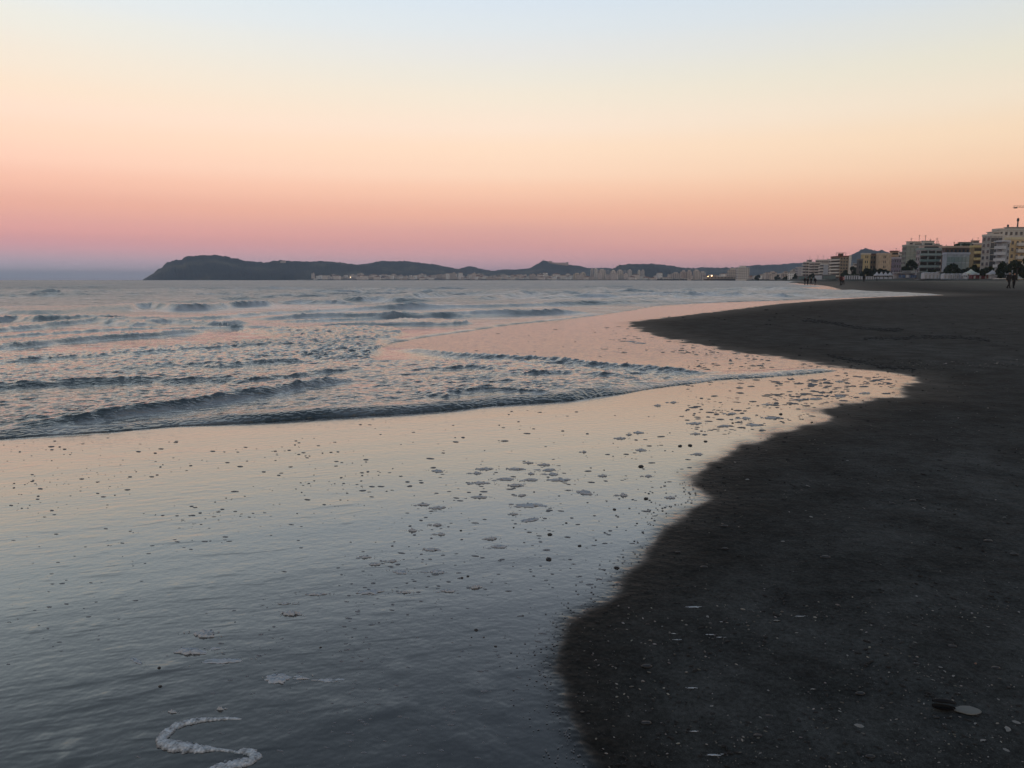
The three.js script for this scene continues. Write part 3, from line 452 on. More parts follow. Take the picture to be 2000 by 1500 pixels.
// ---------------------------------------------------------------- harbour mole and jetty
{
  const rock = std(0.07, 0.07, 0.072, 0.9), p0 = at(1284, 548, 2150), p1 = at(1342, 548, 2150), g = group('breakwater', p0.x, 0, p0.z);
  tag(g, 'dark rock breakwater with a pale quay on top, reaching into the bay', 'breakwater'); reseed(8);
  const L = p1.x - p0.x, rocks = []; for (let i = 0; i < 90; i++) { const s = rr(1.5, 3.2), r = new THREE.IcosahedronGeometry(s, 0).scale(1.4, 0.8, 1.2); r.rotateY(rr(0, 6)); r.translate(rr(0, L), rr(-0.5, 3.4) * smooth(0, 8, rnd() * L), rr(-5, 5)); rocks.push(r); }
  tag(mesh('rocks', merge(rocks), rock, g), null, null, null, 'stuff'); mesh('quay', box(L - 8, 1.8, 5, L / 2 + 8, 5.2, -2), std(0.4, 0.39, 0.37, 0.9), g); mesh('mast', new THREE.CylinderGeometry(0.5, 0.7, 26, 8).translate(L * 0.42, 15, 0), DARK, g);
}
{
  const p0 = at(1374, 548, 1750), p1 = at(1490, 548, 1750), L = p1.x - p0.x, g = group('jetty', p0.x, 0, p0.z), wood = std(0.05, 0.048, 0.046, 0.9);
  tag(g, 'long dark jetty with a low clubhouse roof on the far shore', 'jetty');
  mesh('deck', box(L, 1.2, 9, L / 2, 3.2, 0), wood, g); mesh('skirt', box(L - 2, 3, 8, L / 2, 1.2, 0), DARK, g); mesh('clubhouse', box(L * 0.52, 4.4, 7, L * 0.32, 6, -1), std(0.3, 0.26, 0.22, 0.9), g); mesh('roof', box(L * 0.55, 0.7, 8.5, L * 0.32, 8.55, -1), std(0.16, 0.13, 0.12, 0.9), g);
  const pane = box(3.4, 2.2, 0.3); for (let i = 0; i < 9; i++) mesh('window', pane, GLASS, g).position.set(L * 0.08 + i * L * 0.056, 6.2, 2.56);
}
const GLOW = std(0.8, 0.6, 0.4, 0.5, { emissive: new THREE.Color(1, 0.72, 0.42), emissiveIntensity: 3 });
function floodlight(px, py, D, size, label) {
  const p = at(px, py, D), g = group('floodlight', p.x, 0, p.z); tag(g, label, 'floodlight'); mesh('pole', new THREE.CylinderGeometry(0.25, 0.35, p.y, 8).translate(0, p.y / 2, 0), DARK, g);
  mesh('lamp_head', new THREE.SphereGeometry(size, 10, 8).translate(0, p.y, 0), GLOW, g); const l = new THREE.PointLight(0xffb870, 60); l.position.set(0, p.y, size + 0.6); l.castShadow = true; l.shadow.radius = 20; g.add(l);
}
floodlight(684.5, 541.5, 3760, 2.6, 'bright warm light at the foot of the far headland');
floodlight(1390, 538.5, 1740, 1.5, 'warm light over the roof end of the far jetty clubhouse');
floodlight(1383, 540, 1740, 1.0, 'smaller warm light at the sea end of the far jetty');
floodlight(705, 540.5, 3760, 0.9, 'faint warm light right of the bright one below the headland');

// ---------------------------------------------------------------- seafront buildings
const PAINTS = {}; const wallPaint = (c) => PAINTS[c.join()] ??= (() => { const n = 128, d = new Uint8Array(n * n * 4); for (let j = 0; j < n; j++) for (let i = 0; i < n; i++) { const v = 225 + 22 * perlin(i / 16, j / 16) + 14 * perlin(i / 3, j / 20) - 20 * Math.max(0, perlin(i / 5 + 9, j / 60)), o = (j * n + i) * 4; d[o] = d[o + 1] = d[o + 2] = v; d[o + 3] = 255; } const t = new THREE.DataTexture(d, n, n); t.colorSpace = THREE.SRGBColorSpace; t.wrapS = t.wrapT = THREE.RepeatWrapping; t.magFilter = THREE.LinearFilter; t.needsUpdate = true; return std(...c, 0.9, { map: t }); })();
const ROOM = std(0.035, 0.032, 0.03, 0.7), RAILGLASS = std(0.10, 0.17, 0.18, 0.2), IRON = std(0.05, 0.05, 0.055, 0.6), TILE = std(0.12, 0.055, 0.045, 0.8);
// front: the side towards the camera; side: the side towards the sea. kinds: balcony, window, glass, blank
function building(o) {
  const base = 1.4, F0 = at(o.xB, 547, o.D), F1 = at(o.xC, 547, o.D), top = at(o.xB, o.yTop, o.D).y, w = F1.x - F0.x, h = top - base, L = o.xA < o.xB ? clamp(F0.x * 1500 / 1500 / (F0.x / o.D) * ((o.xB - 1000) / (o.xA - 1000) - 1), 4, 40) : (o.L ?? 14);
  const g = group(o.name, F0.x, base, -o.D), wall = wallPaint(o.wall), trim = wallPaint(o.trim ?? [0.6, 0.58, 0.55]), fl = o.floors, fh = h / fl;
  tag(g, o.label, o.cat ?? 'hotel');
  mesh('wall', box(w, h, L, w / 2, h / 2, -L / 2), wall, g);
  mesh('roof', merge([box(w + 0.5, 0.35, L + 0.5, w / 2, h + 0.17, -L / 2), box(w + 0.5, 0.7, 0.2, w / 2, h + 0.7, 0.14), box(0.2, 0.7, L, -0.16, h + 0.7, -L / 2)]), o.roof ? wallPaint(o.roof) : trim, g);
  const faces = [[o.front ?? 'window', o.cols ?? 3, w, o.frontTrim], [o.side ?? 'window', o.sideCols ?? 2, L, o.sideTrim]];
  faces.forEach(([kind, cols, len, tm], s) => {
    const put = (name, geo, m, u, y, off) => { const q = mesh(name, geo, m, g); if (s) { q.rotation.y = -Math.PI / 2; q.position.set(-off, y, -len + u); } else q.position.set(u, y, off); return q; };
    const t = tm ? wallPaint(tm) : trim, from = o.ground === false ? 0 : 1;
    if (kind === 'blank') return;
    if (kind === 'glass') { for (let c = 0; c < cols; c++) put('glazed_panel', box(len / cols * 0.86, h - fh * 1.2, 0.2), o.glass ?? RAILGLASS, (c + 0.5) / cols * len, h / 2 + fh * 0.3, 0.06); for (let f = 1; f < fl; f++) put('floor_band', box(len, 0.28, 0.34), t, len / 2, f * fh, 0.1); return; }
    const wg = box(len / cols * 0.46, fh * 0.52, 0.16), sg = box(len / cols * 0.56, 0.12, 0.3), bg = kind === 'balcony' ? merge([box(len * 0.96, 0.22, 1.5, 0, 0, 0.75), box(len * 0.96, fh * 0.34, 0.12, 0, fh * 0.17 + 0.1, 1.46), box(0.12, fh * 0.34, 1.4, -len * 0.48, fh * 0.17 + 0.1, 0.75), box(0.12, fh * 0.34, 1.4, len * 0.48, fh * 0.17 + 0.1, 0.75)]) : null, rg = box(len * 0.9, fh * 0.7, 0.1), pg = box(0.18, fh, 1.4);
    for (let f = from; f < fl; f++) {
      if (kind === 'balcony') { put('glazed_door_row', rg, ROOM, len / 2, f * fh + fh * 0.5, 0.05); put('balcony', bg, f % 2 && o.alt ? wallPaint(o.alt) : t, len / 2, f * fh + 0.1, 0); if (cols > 2) for (let c = 1; c < cols; c++) put('partition', pg, t, c / cols * len, (f + 0.5) * fh, 0.7); }
      else for (let c = 0; c < cols; c++) { if (o.only && s === 0 && !o.only.includes(c)) continue; put('window', wg, GLASS, (c + 0.5) / cols * len, (f + 0.52) * fh, 0.03); put('sill', sg, t, (c + 0.5) / cols * len, (f + 0.22) * fh, 0.12); }
    }
    if (from) put('ground_floor_front', box(len * 0.86, fh * 0.7, 0.14), ROOM, len / 2, fh * 0.42, 0.03);
  });
  for (const [x, wd, ht, dp, c] of o.pent ?? []) { const m = wallPaint(c ?? o.wall); mesh('penthouse', box(wd * w, ht, dp * L, x * w, h + ht / 2 + 0.36, -L / 2), m, g); mesh('penthouse_roof', box(wd * w + 0.8, 0.25, dp * L + 0.8, x * w, h + ht + 0.49, -L / 2), trim, g); mesh('penthouse_window', box(wd * w * 0.7, ht * 0.4, 0.1, x * w, h + ht * 0.55 + 0.36, -L / 2 + dp * L / 2 + 0.03), GLASS, g); }
  for (const [x, ht] of o.aerial ?? []) mesh('aerial', merge([box(0.16, ht, 0.16, x * w, h + ht / 2 + 0.4, -L / 2), box(1.5, 0.1, 0.1, x * w, h + ht, -L / 2), box(1, 0.1, 0.1, x * w, h + ht - 0.6, -L / 2)]), IRON, g);
  if (o.frame) { const [x, wd, ht] = o.frame, q = []; for (const a of [-0.5, -0.17, 0.17, 0.5]) q.push(box(0.2, ht, 0.2, x * w + a * wd * w, h + ht / 2 + 0.4, -L * 0.3)); q.push(box(wd * w, 0.22, 0.22, x * w, h + ht + 0.4, -L * 0.3)); mesh('roof_frame', merge(q), IRON, g); }
  return { g, w, h, L };
}
const WHITE = [0.62, 0.60, 0.57], CREAM = [0.58, 0.46, 0.29], BEIGE = [0.52, 0.42, 0.32], BROWN = [0.12, 0.085, 0.07], GREYB = [0.36, 0.39, 0.44], YELLOW = [0.60, 0.50, 0.26], PINKW = [0.62, 0.52, 0.5];
{ const b = building({ name: 'hotel', xA: 1930, xB: 1943, xC: 2060, yTop: 450, D: 400, floors: 8, wall: WHITE, front: 'window', cols: 12, side: 'window', label: 'tall white hotel with antenna mast on its roof, behind the others', pent: [[0.32, 0.3, 1.2, 0.5, [0.2, 0.19, 0.18]]] });
  mesh('mast', merge([new THREE.CylinderGeometry(0.25, 0.4, 5.2, 8).translate(b.w * 0.385, b.h + 4, -4), box(1, 1.4, 0.5, b.w * 0.385, b.h + 5.6, -4)]), IRON, b.g); mesh('chimney', box(0.7, 2.6, 0.7, b.w * 0.225, b.h + 1.9, -4), IRON, b.g); }
building({ name: 'hotel', xA: 1912, xB: 1929, xC: 1951, yTop: 461, D: 375, floors: 7, wall: [0.4, 0.4, 0.4], front: 'glass', cols: 3, glass: std(0.02, 0.035, 0.055, 0.3), side: 'window', sideCols: 2, trim: WHITE, label: 'grey hotel with dark blue glass front and white roof edge', pent: [[0.6, 0.7, 1.6, 0.6, WHITE]] });
building({ name: 'hotel', xA: 1958, xB: 1967, xC: 2090, yTop: 468, D: 345, floors: 6, wall: CREAM, front: 'window', cols: 13, side: 'blank', trim: [0.66, 0.6, 0.42], label: 'cream yellow hotel with white square balconies at the picture edge' });
{ const g = scene.children[scene.children.length - 1], h = at(1967, 468, 345).y - 1.4, fh = h / 6, w = at(2090, 547, 345).x - at(1967, 547, 345).x, bg = merge([box(3.6, 0.2, 1.4, 0, 0, 0.7), box(3.6, 1.3, 0.12, 0, 0.7, 1.4), box(0.1, 1.3, 1.4, -1.8, 0.7, 0.7), box(0.1, 1.3, 1.4, 1.8, 0.7, 0.7)]);
  for (let f = 1; f < 6; f++) for (let c = 0; c < 5; c++) mesh('balcony', bg, wallPaint(WHITE), g).position.set(4.6 + c * 5.4, f * fh + 0.2, 0); }
{ const b = building({ name: 'hotel', xA: 1944, xB: 1952, xC: 1966.5, yTop: 474, D: 330, floors: 6, wall: GREYB, front: 'window', cols: 3, only: [2], side: 'blank', trim: [0.55, 0.58, 0.64], label: 'slim grey-blue block with rounded balconies on its corner' }), fh = b.h / 6;
  const ring = merge([new THREE.CylinderGeometry(2.3, 2.3, 0.22, 20, 1, false, Math.PI * 0.75, Math.PI * 1.4), new THREE.CylinderGeometry(2.3, 2.3, 1.1, 20, 1, true, Math.PI * 0.75, Math.PI * 1.4).translate(0, 0.6, 0)]);
  for (let f = 1; f < 6; f++) mesh('balcony', ring, wallPaint([0.55, 0.58, 0.64]), b.g).position.set(0.1, f * fh, -1.2);
  mesh('canopy_roof', new THREE.CylinderGeometry(2.8, 2.8, 0.3, 20).translate(0.3, b.h + 0.5, -1.4), wallPaint([0.55, 0.58, 0.64]), b.g); }
building({ name: 'hotel', xA: 1896, xB: 1898, xC: 1913, yTop: 483, D: 405, floors: 5, wall: [0.3, 0.24, 0.14], front: 'balcony', cols: 1, side: 'blank', trim: YELLOW, roof: YELLOW, label: 'narrow block with four broad yellow balcony fronts' });
{ const b = building({ name: 'hotel', xA: 1838, xB: 1843, xC: 1897, yTop: 484, D: 425, floors: 4, wall: BROWN, front: 'window', cols: 7, side: 'window', trim: [0.5, 0.4, 0.33], label: 'dark brown hotel with a planted roof terrace', pent: [[0.75, 0.42, 2.6, 0.5, [0.3, 0.34, 0.33]]], aerial: [[0.36, 3]] });
  reseed(3); const leaf = []; for (let i = 0; i < 260; i++) { const a = rr(0, 6.3), r = Math.sqrt(rnd()) * 5.2; leaf.push(new THREE.IcosahedronGeometry(rr(0.25, 0.6), 0).translate(b.w * 0.72 + Math.cos(a) * r, b.h + 1.3 + rr(0, 1.6) * (1 - r / 7), -2.5 + Math.sin(a) * 1.4)); } tag(mesh('roof_plants', merge(leaf), std(0.025, 0.04, 0.02, 1), b.g), null, null, null, 'stuff'); }
building({ name: 'restaurant', xA: 1842, xB: 1846, xC: 1890, yTop: 497, D: 395, floors: 3, wall: [0.34, 0.40, 0.48], front: 'glass', cols: 6, glass: std(0.16, 0.23, 0.25, 0.3), side: 'blank', trim: [0.42, 0.48, 0.6], roof: [0.42, 0.48, 0.6], label: 'low blue-white terrace building in front of the dark brown hotel', cat: 'building' });
{ const b = building({ name: 'hotel', xA: 1786, xB: 1793, xC: 1837, yTop: 488, D: 445, floors: 5, wall: [0.4, 0.38, 0.42], front: 'balcony', cols: 3, side: 'window', trim: [0.32, 0.40, 0.41], alt: [0.2, 0.3, 0.31], label: 'hotel with rows of teal glass balconies and a pinkish penthouse', pent: [[0.52, 0.9, 2.2, 0.7, PINKW], [0.4, 0.5, 4.6, 0.4, WHITE]], aerial: [[0.12, 3.4], [0.28, 8], [0.5, 6], [0.66, 3.8], [0.8, 6.5]] }), fh = b.h / 5, ring = merge([new THREE.CylinderGeometry(1.7, 1.7, 0.2, 16), new THREE.CylinderGeometry(1.7, 1.7, 1.1, 16, 1, true).translate(0, 0.6, 0)]);
  for (let f = 1; f < 4; f++) mesh('corner_balcony', ring, wallPaint(WHITE), b.g).position.set(b.w - 0.8, f * fh, 0.6); }
building({ name: 'hotel', xA: 1758, xB: 1766, xC: 1797, yTop: 481, D: 500, floors: 7, wall: [0.26, 0.29, 0.27], front: 'glass', cols: 4, glass: std(0.16, 0.2, 0.19, 0.3), side: 'window', sideCols: 3, trim: [0.4, 0.42, 0.4], label: 'grey-green hotel with glazed columns and stacked white top floors', pent: [[0.75, 0.6, 1.9, 0.8, WHITE], [0.55, 0.8, 2.6, 0.4, WHITE]], aerial: [[0.4, 5], [0.9, 7]] });
{ const g = scene.children[scene.children.length - 1]; const fh = (at(1766, 481, 500).y - 1.4) / 7, bg = merge([box(4.2, 0.2, 1.8, 0, 0, 0.9), box(4.2, 1, 0.12, 0, 0.5, 1.8)]); for (let f = 2; f < 7; f++) mesh('balcony', bg, wallPaint(WHITE), g).position.set(8.2, f * fh, 0); }
building({ name: 'guesthouse', xA: 1739, xB: 1744, xC: 1758, yTop: 505, D: 545, floors: 4, wall: [0.2, 0.18, 0.25], front: 'window', cols: 3, side: 'window', trim: [0.5, 0.48, 0.54], label: 'small violet-grey guesthouse right of the cream hotel', cat: 'guesthouse' });
building({ name: 'hotel', xA: 1737, xB: 1739, xC: 1751, yTop: 492, D: 640, floors: 6, wall: [0.5, 0.34, 0.22], front: 'balcony', cols: 1, side: 'blank', trim: [0.52, 0.38, 0.27], roof: [0.2, 0.1, 0.08], label: 'orange block with stacked balconies behind the beige hotel wing', aerial: [[0.8, 3]] });
building({ name: 'hotel', xA: 1712, xB: 1713.5, xC: 1737, yTop: 497, D: 590, floors: 5, wall: BEIGE, front: 'window', cols: 8, only: [3, 4], side: 'blank', trim: [0.6, 0.48, 0.4], label: 'beige hotel wing with two columns of small windows', aerial: [[0.2, 2.2]] });
building({ name: 'hotel', xA: 1695.5, xB: 1697.5, xC: 1713, yTop: 498, D: 600, floors: 5, wall: [0.2, 0.15, 0.1], front: 'window', cols: 3, side: 'blank', trim: [0.42, 0.35, 0.22], roof: TILE.color.toArray(), label: 'dark brown hotel wing between the yellow and the beige wing' });
building({ name: 'hotel', xA: 1680, xB: 1683, xC: 1697.5, yTop: 497, D: 590, floors: 5, wall: [0.5, 0.42, 0.24], front: 'window', cols: 4, only: [1, 2], side: 'blank', trim: [0.58, 0.55, 0.5], label: 'yellow hotel wing with a flat white roof edge' });
building({ name: 'building', xA: 1673, xB: 1676, xC: 1683, yTop: 508, D: 575, floors: 4, wall: [0.1, 0.095, 0.095], front: 'window', cols: 2, side: 'blank', trim: [0.2, 0.19, 0.18], label: 'dark narrow building left of the yellow hotel wing', cat: 'building' });
building({ name: 'hotel', xA: 1621, xB: 1639, xC: 1660, yTop: 502, D: 625, floors: 7, wall: [0.34, 0.27, 0.2], front: 'window', cols: 4, side: 'balcony', sideCols: 2, sideTrim: [0.72, 0.68, 0.63], trim: [0.66, 0.63, 0.6], roof: [0.2, 0.09, 0.07], label: 'hotel with six white balcony bands and a white end wall', frame: [0.3, 0.9, 3.2], pent: [[0.45, 0.25, 2.6, 0.3, [0.16, 0.07, 0.05]]] });
{ const g = scene.children[scene.children.length - 1], h = at(1639, 502, 625).y - 1.4, w = at(1660, 547, 625).x - at(1639, 547, 625).x; mesh('end_wall', box(1.9, h + 1.2, 0.6, w - 0.9, h / 2 + 0.6, 0.2), wallPaint([0.72, 0.7, 0.67]), g); }
building({ name: 'apartment_house', xA: 1600, xB: 1607, xC: 1616, yTop: 517, D: 690, floors: 5, wall: [0.42, 0.45, 0.52], front: 'blank', side: 'balcony', sideCols: 1, sideTrim: WHITE, trim: WHITE, label: 'blue-white slab with a plain end wall left of the balconied hotel', cat: 'apartment house' });
building({ name: 'apartment_house', xA: 1592, xB: 1594, xC: 1620, yTop: 509, D: 800, floors: 8, wall: [0.42, 0.37, 0.36], front: 'window', cols: 6, side: 'balcony', trim: WHITE, label: 'pinkish block rising behind the blue-white slab', cat: 'apartment house', aerial: [[0.1, 5], [0.5, 5]] });
building({ name: 'apartment_house', xA: 1580, xB: 1589, xC: 1602, yTop: 514, D: 760, floors: 6, wall: [0.4, 0.36, 0.36], front: 'balcony', cols: 2, side: 'balcony', trim: [0.58, 0.53, 0.5], label: 'greyish block with dark rounded balcony gaps, second from the blue-white slab', cat: 'apartment house' });
building({ name: 'apartment_house', xA: 1567, xB: 1573, xC: 1588, yTop: 513, D: 850, floors: 6, wall: [0.46, 0.43, 0.43], front: 'balcony', cols: 3, side: 'balcony', trim: [0.6, 0.57, 0.54], label: 'pale stepped block with wide white terraces and aerials', cat: 'apartment house', pent: [[0.6, 0.5, 2.6, 0.5, [0.46, 0.43, 0.43]]], aerial: [[0.65, 7], [0.9, 4]] });
building({ name: 'apartment_house', xA: 1553, xB: 1557, xC: 1571, yTop: 523, D: 900, floors: 5, wall: [0.44, 0.43, 0.47], front: 'glass', cols: 5, glass: std(0.3, 0.31, 0.34, 0.4), side: 'window', trim: [0.5, 0.48, 0.52], label: 'lilac-grey block, first of the seafront row', cat: 'apartment house' });
for (const [px, py, D, s, l] of [[1663, 525, 760, 1, 'small white house with blue shade between the balconied and the yellow hotel'], [1671, 520, 900, 0.9, 'small white gabled house higher on the slope behind the hedge']]) { const p = at(px, py, D), o = mesh('cottage', townHouse(9 * s, 7 * s, 8 * s, [0.6, 0.6, 0.62], [0.3, 0.28, 0.27], true), TOWNPAINT); o.position.set(p.x, p.y - 8 * s, p.z); tag(o, l, 'house'); }

// blocks of the street behind the seafront row
for (const [xA, xB, xC, yTop, D, fl, col, fr, label] of [
  [1660, 1663, 1678, 521, 720, 4, [0.36, 0.34, 0.34], 'window', 'low grey block in the gap right of the white end wall'],
  [1748, 1751, 1765, 498, 720, 6, [0.5, 0.46, 0.43], 'balcony', 'pale block behind the small violet guesthouse'],
  [1797, 1801, 1842, 483, 620, 7, [0.6, 0.57, 0.55], 'balcony', 'white block behind the teal-balconied hotel'],
  [1834, 1837, 1850, 492, 560, 6, [0.52, 0.45, 0.42], 'window', 'pinkish block between the teal-balconied and the dark brown hotel'],
  [1884, 1888, 1915, 477, 600, 8, [0.4, 0.3, 0.26], 'window', 'reddish block rising behind the yellow balconies'],
  [1609, 1612, 1626, 511, 900, 7, [0.5, 0.46, 0.44], 'balcony', 'pale block just left of the six white balcony bands'],
  [1543, 1545, 1556, 530, 1000, 4, [0.5, 0.46, 0.45], 'window', 'low pale block left of the lilac-grey one'],
  [1526, 1528, 1541, 534, 1150, 4, [0.46, 0.42, 0.4], 'window', 'low pale block standing farther along the shore'],
  [1500, 1502, 1520, 536, 1350, 4, [0.5, 0.47, 0.46], 'balcony', 'long low block on the shore between the jetty and the hotels'],
]) building({ name: 'apartment_house', xA, xB, xC, yTop, D, floors: fl, wall: col, front: fr, cols: Math.max(2, Math.round((xC - xB) / 5)), side: 'window', trim: [0.58, 0.55, 0.52], label, cat: 'apartment house', aerial: [[0.3, 4], [0.7, 5]], pent: [[0.5, 0.5, 2.4, 0.5, col]] });

// ---------------------------------------------------------------- tower crane (its mast stands outside the picture)
{
  const tip = at(1979, 405, 520), g = group('tower_crane', tip.x + 42, 1.4, tip.z), y = tip.y - 1.4, steel = std(0.26, 0.2, 0.14, 0.6), bars = [];
  tag(g, 'tip of a lattice crane jib above the rightmost hotels', 'crane');
  const bar = (a, b, r = 0.06) => { const v = new THREE.Vector3().subVectors(b, a), c = new THREE.CylinderGeometry(r, r, v.length(), 5).translate(0, v.length() / 2, 0); c.applyQuaternion(new THREE.Quaternion().setFromUnitVectors(new THREE.Vector3(0, 1, 0), v.clone().normalize())); c.translate(a.x, a.y, a.z); return c; };
  const V = (x, q, z) => new THREE.Vector3(x, q, z);
  for (let x = -42; x < 12; x += 2) { bars.push(bar(V(x, y, -0.6), V(x + 2, y, -0.6)), bar(V(x, y, 0.6), V(x + 2, y, 0.6)), bar(V(x, y + 1.1, 0), V(x + 2, y + 1.1, 0)), bar(V(x, y, 0.6), V(x + 1, y + 1.1, 0), 0.06), bar(V(x + 1, y + 1.1, 0), V(x + 2, y, 0.6), 0.06), bar(V(x, y, -0.6), V(x + 1, y + 1.1, 0), 0.06)); }
  mesh('jib', merge(bars), steel, g); const m = []; for (let q = 0; q < y + 4; q += 2.2) for (const [a, b] of [[-0.9, -0.9], [0.9, -0.9], [-0.9, 0.9], [0.9, 0.9]]) { m.push(bar(V(a, q, b), V(a, q + 2.2, b), 0.12), bar(V(a, q, b), V(-a, q + 2.2, b), 0.06)); }
  mesh('mast', merge(m), steel, g); mesh('counterweight', box(3, 2.2, 1.4, 11, y - 1, 0), std(0.3, 0.3, 0.3), g); mesh('trolley', box(1.6, 0.5, 1.4, -40.5, y - 0.4, 0), IRON, g);
}

// ---------------------------------------------------------------- trees and hedges of the seafront
const BARK = std(0.05, 0.04, 0.032, 1), LEAF = [std(0.022, 0.034, 0.016, 1), std(0.03, 0.042, 0.02, 1)];
function crownGeometry(seed, n, rx, ry) {                // leaf sprays through the volume of an uneven crown
  reseed(seed); const lobes = [...Array(9).keys()].map(() => [rr(-0.8, 0.8), rr(-0.6, 0.7), rr(-0.8, 0.8), rr(0.22, 0.5)]), P = [];
  for (let i = 0; i < n; i++) {
    const l = lobes[Math.floor(rnd() * 9)], a = rr(0, 6.283), b = Math.acos(rr(-1, 1)), r = l[3] * Math.pow(rnd(), 0.4), c = new THREE.Vector3((l[0] + r * Math.sin(b) * Math.cos(a)) * rx, (l[1] + r * Math.cos(b)) * ry, (l[2] + r * Math.sin(b) * Math.sin(a)) * rx);
    const s = rr(0.1, 0.28), u = new THREE.Vector3(rr(-1, 1), rr(-1, 1), rr(-1, 1)).normalize().multiplyScalar(s), v = new THREE.Vector3(rr(-1, 1), rr(-1, 1), rr(-1, 1)).cross(u).normalize().multiplyScalar(s * 0.55);
    const q = [c.clone().sub(u), c.clone().add(v), c.clone().add(u), c.clone().sub(v)]; for (const k of [0, 1, 2, 0, 2, 3]) P.push(q[k].x, q[k].y, q[k].z);
  }
  const g = new THREE.BufferGeometry(); g.setAttribute('position', new THREE.Float32BufferAttribute(P, 3)); g.computeVertexNormals(); return g;
}
const CROWNS = [crownGeometry(1, 1500, 1, 1), crownGeometry(2, 1500, 1, 0.8), crownGeometry(3, 1500, 1, 1.2)];
function tree(px, top, bottom, width, D, kind, label) {
  const a = at(px, bottom, D), b = at(px, top, D), r = width / 1500 * D / 2, g = group('tree', a.x, Math.min(a.y, 2.2), a.z), h = b.y - g.position.y, ch = Math.min(h * 0.5, r * 1.25);
  tag(g, label, 'tree');
  const limbs = [new THREE.CylinderGeometry(0.16, 0.26, h * 0.6, 7).translate(0, h * 0.3, 0)]; for (let i = 0; i < 4; i++) limbs.push(new THREE.CylinderGeometry(0.05, 0.12, h * 0.45, 5).translate(0, h * 0.2, 0).rotateZ(rr(0.3, 0.8)).rotateY(i * 1.6).translate(0, h * 0.45, 0));
  mesh('trunk', merge(limbs), BARK, g); const c = mesh('crown', CROWNS[kind], LEAF[kind % 2], g); c.position.y = h - ch; c.scale.set(r * 0.95, ch, r * 0.95); c.rotation.y = px; return g;
}
tree(1956, 512, 543, 26, 318, 0, 'dark round tree with a thin bare trunk before the rounded balconies');
tree(1986, 505, 546, 30, 300, 1, 'large dark tree at the picture edge, left one');
tree(2004, 503, 546, 34, 305, 0, 'large dark tree cut by the picture edge');
tree(1976, 509, 545, 22, 320, 2, 'dark tree just left of the large ones at the picture edge');
tree(1857, 513, 541, 20, 372, 2, 'dark bushy tree in front of the blue-white terrace building');
tree(1867, 518, 541, 16, 378, 0, 'smaller dark tree right of the bushy one before the terrace building');
tree(1888, 519, 538, 24, 380, 1, 'low dark tree below the yellow balconies, left one'); tree(1904, 518, 538, 24, 385, 0, 'low dark tree below the yellow balconies, right one');
tree(1926, 518, 540, 24, 350, 1, 'dark tree at the foot of the grey hotel with blue glass');
tree(1779, 506, 540, 18, 440, 2, 'tall dark tree before the grey-green hotel'); tree(1769, 515, 540, 16, 445, 0, 'shorter dark tree left of the tall one at the grey-green hotel');
tree(1697, 522, 541, 22, 530, 1, 'dark spreading tree before the yellow hotel wing'); tree(1708, 524, 541, 16, 530, 0, 'dark tree below the brown hotel wing'); tree(1688, 526, 541, 14, 535, 2, 'small dark tree left of the spreading one');
tree(1665, 519, 541, 13, 600, 2, 'slim dark tree right of the white end wall'); tree(1675, 521, 541, 14, 590, 0, 'dark tree before the dark narrow building');
tree(1728, 523, 541, 26, 560, 1, 'low dark tree in front of the beige hotel wing'); tree(1650, 528, 543, 15, 560, 0, 'dark low tree at the foot of the white end wall'); tree(1585, 533, 545, 14, 680, 1, 'dark low tree before the pale stepped block'); tree(1819, 524, 541, 15, 400, 1, 'low dark tree at the foot of the teal balconies');
tree(1553, 535, 547, 10, 900, 0, 'small dark tree left of the lilac-grey block'); tree(1535, 538, 548, 12, 980, 1, 'small dark tree on the shore before the first seafront block'); tree(1518, 537, 548, 11, 1150, 0, 'dark tree beside the shore path farther off'); tree(1480, 536, 548, 10, 1400, 2, 'dark tree right of the grey gridded hotel');
{ const a = at(1649, 541, 540), b = at(1676, 541, 540), L = b.x - a.x; reseed(21); const n = []; for (let i = 0; i < 900; i++) { const s = rr(0.15, 0.35); n.push(new THREE.IcosahedronGeometry(s, 0).translate(rr(0, L), rr(0.3, 3.2) + 0.3 * Math.sin(i), rr(-1, 1))); } const g = group('hedge', a.x, 1.6, a.z); tag(g, 'dark clipped hedge above the low white wall', 'hedge'); tag(mesh('foliage', merge(n), LEAF[1], g), null, null, null, 'stuff'); }

// ---------------------------------------------------------------- beach cabins, tents, walls of the seafront
const SAIL = std(0.4, 0.41, 0.45, 0.9), CABIN = std(0.42, 0.44, 0.5, 0.8), MAROON = std(0.13, 0.03, 0.035, 0.7), BLUEP = std(0.08, 0.13, 0.25, 0.6), POST = std(0.3, 0.3, 0.31, 0.7);
const groundAt = (x, z) => Math.max(beachHeight(x, z), 1.5);
function cabin(px, D, w, h, mat, label, groupName) {
  const p = at(px, 545, D), g = group('beach_cabin', p.x, 1.75, p.z, 0.1); tag(g, label, 'beach cabin', groupName);
  mesh('wall', box(w, h, 2.2, 0, h / 2, -1.1), mat, g);
  const s = new THREE.Shape([new THREE.Vector2(-w * 0.58, 0), new THREE.Vector2(w * 0.58, 0), new THREE.Vector2(0, w * 0.26)]); mesh('roof', new THREE.ExtrudeGeometry(s, { depth: 2.7, bevelEnabled: false }).translate(0, h, -2.4), SAIL, g);
  mesh('door', box(w * 0.36, h * 0.74, 0.08, 0, h * 0.39, 0.04), POST, g); return g;
}
for (const [px, D, w, h] of [[1808, 372, 2.2, 2.4], [1815.5, 372, 2.2, 2.4], [1823, 372, 2.2, 2.4], [1830.5, 372, 2.2, 2.4]]) cabin(px, D, w, h, CABIN, 'small white gabled beach cabin left of the terrace building', 'white cabins left of the terrace building');
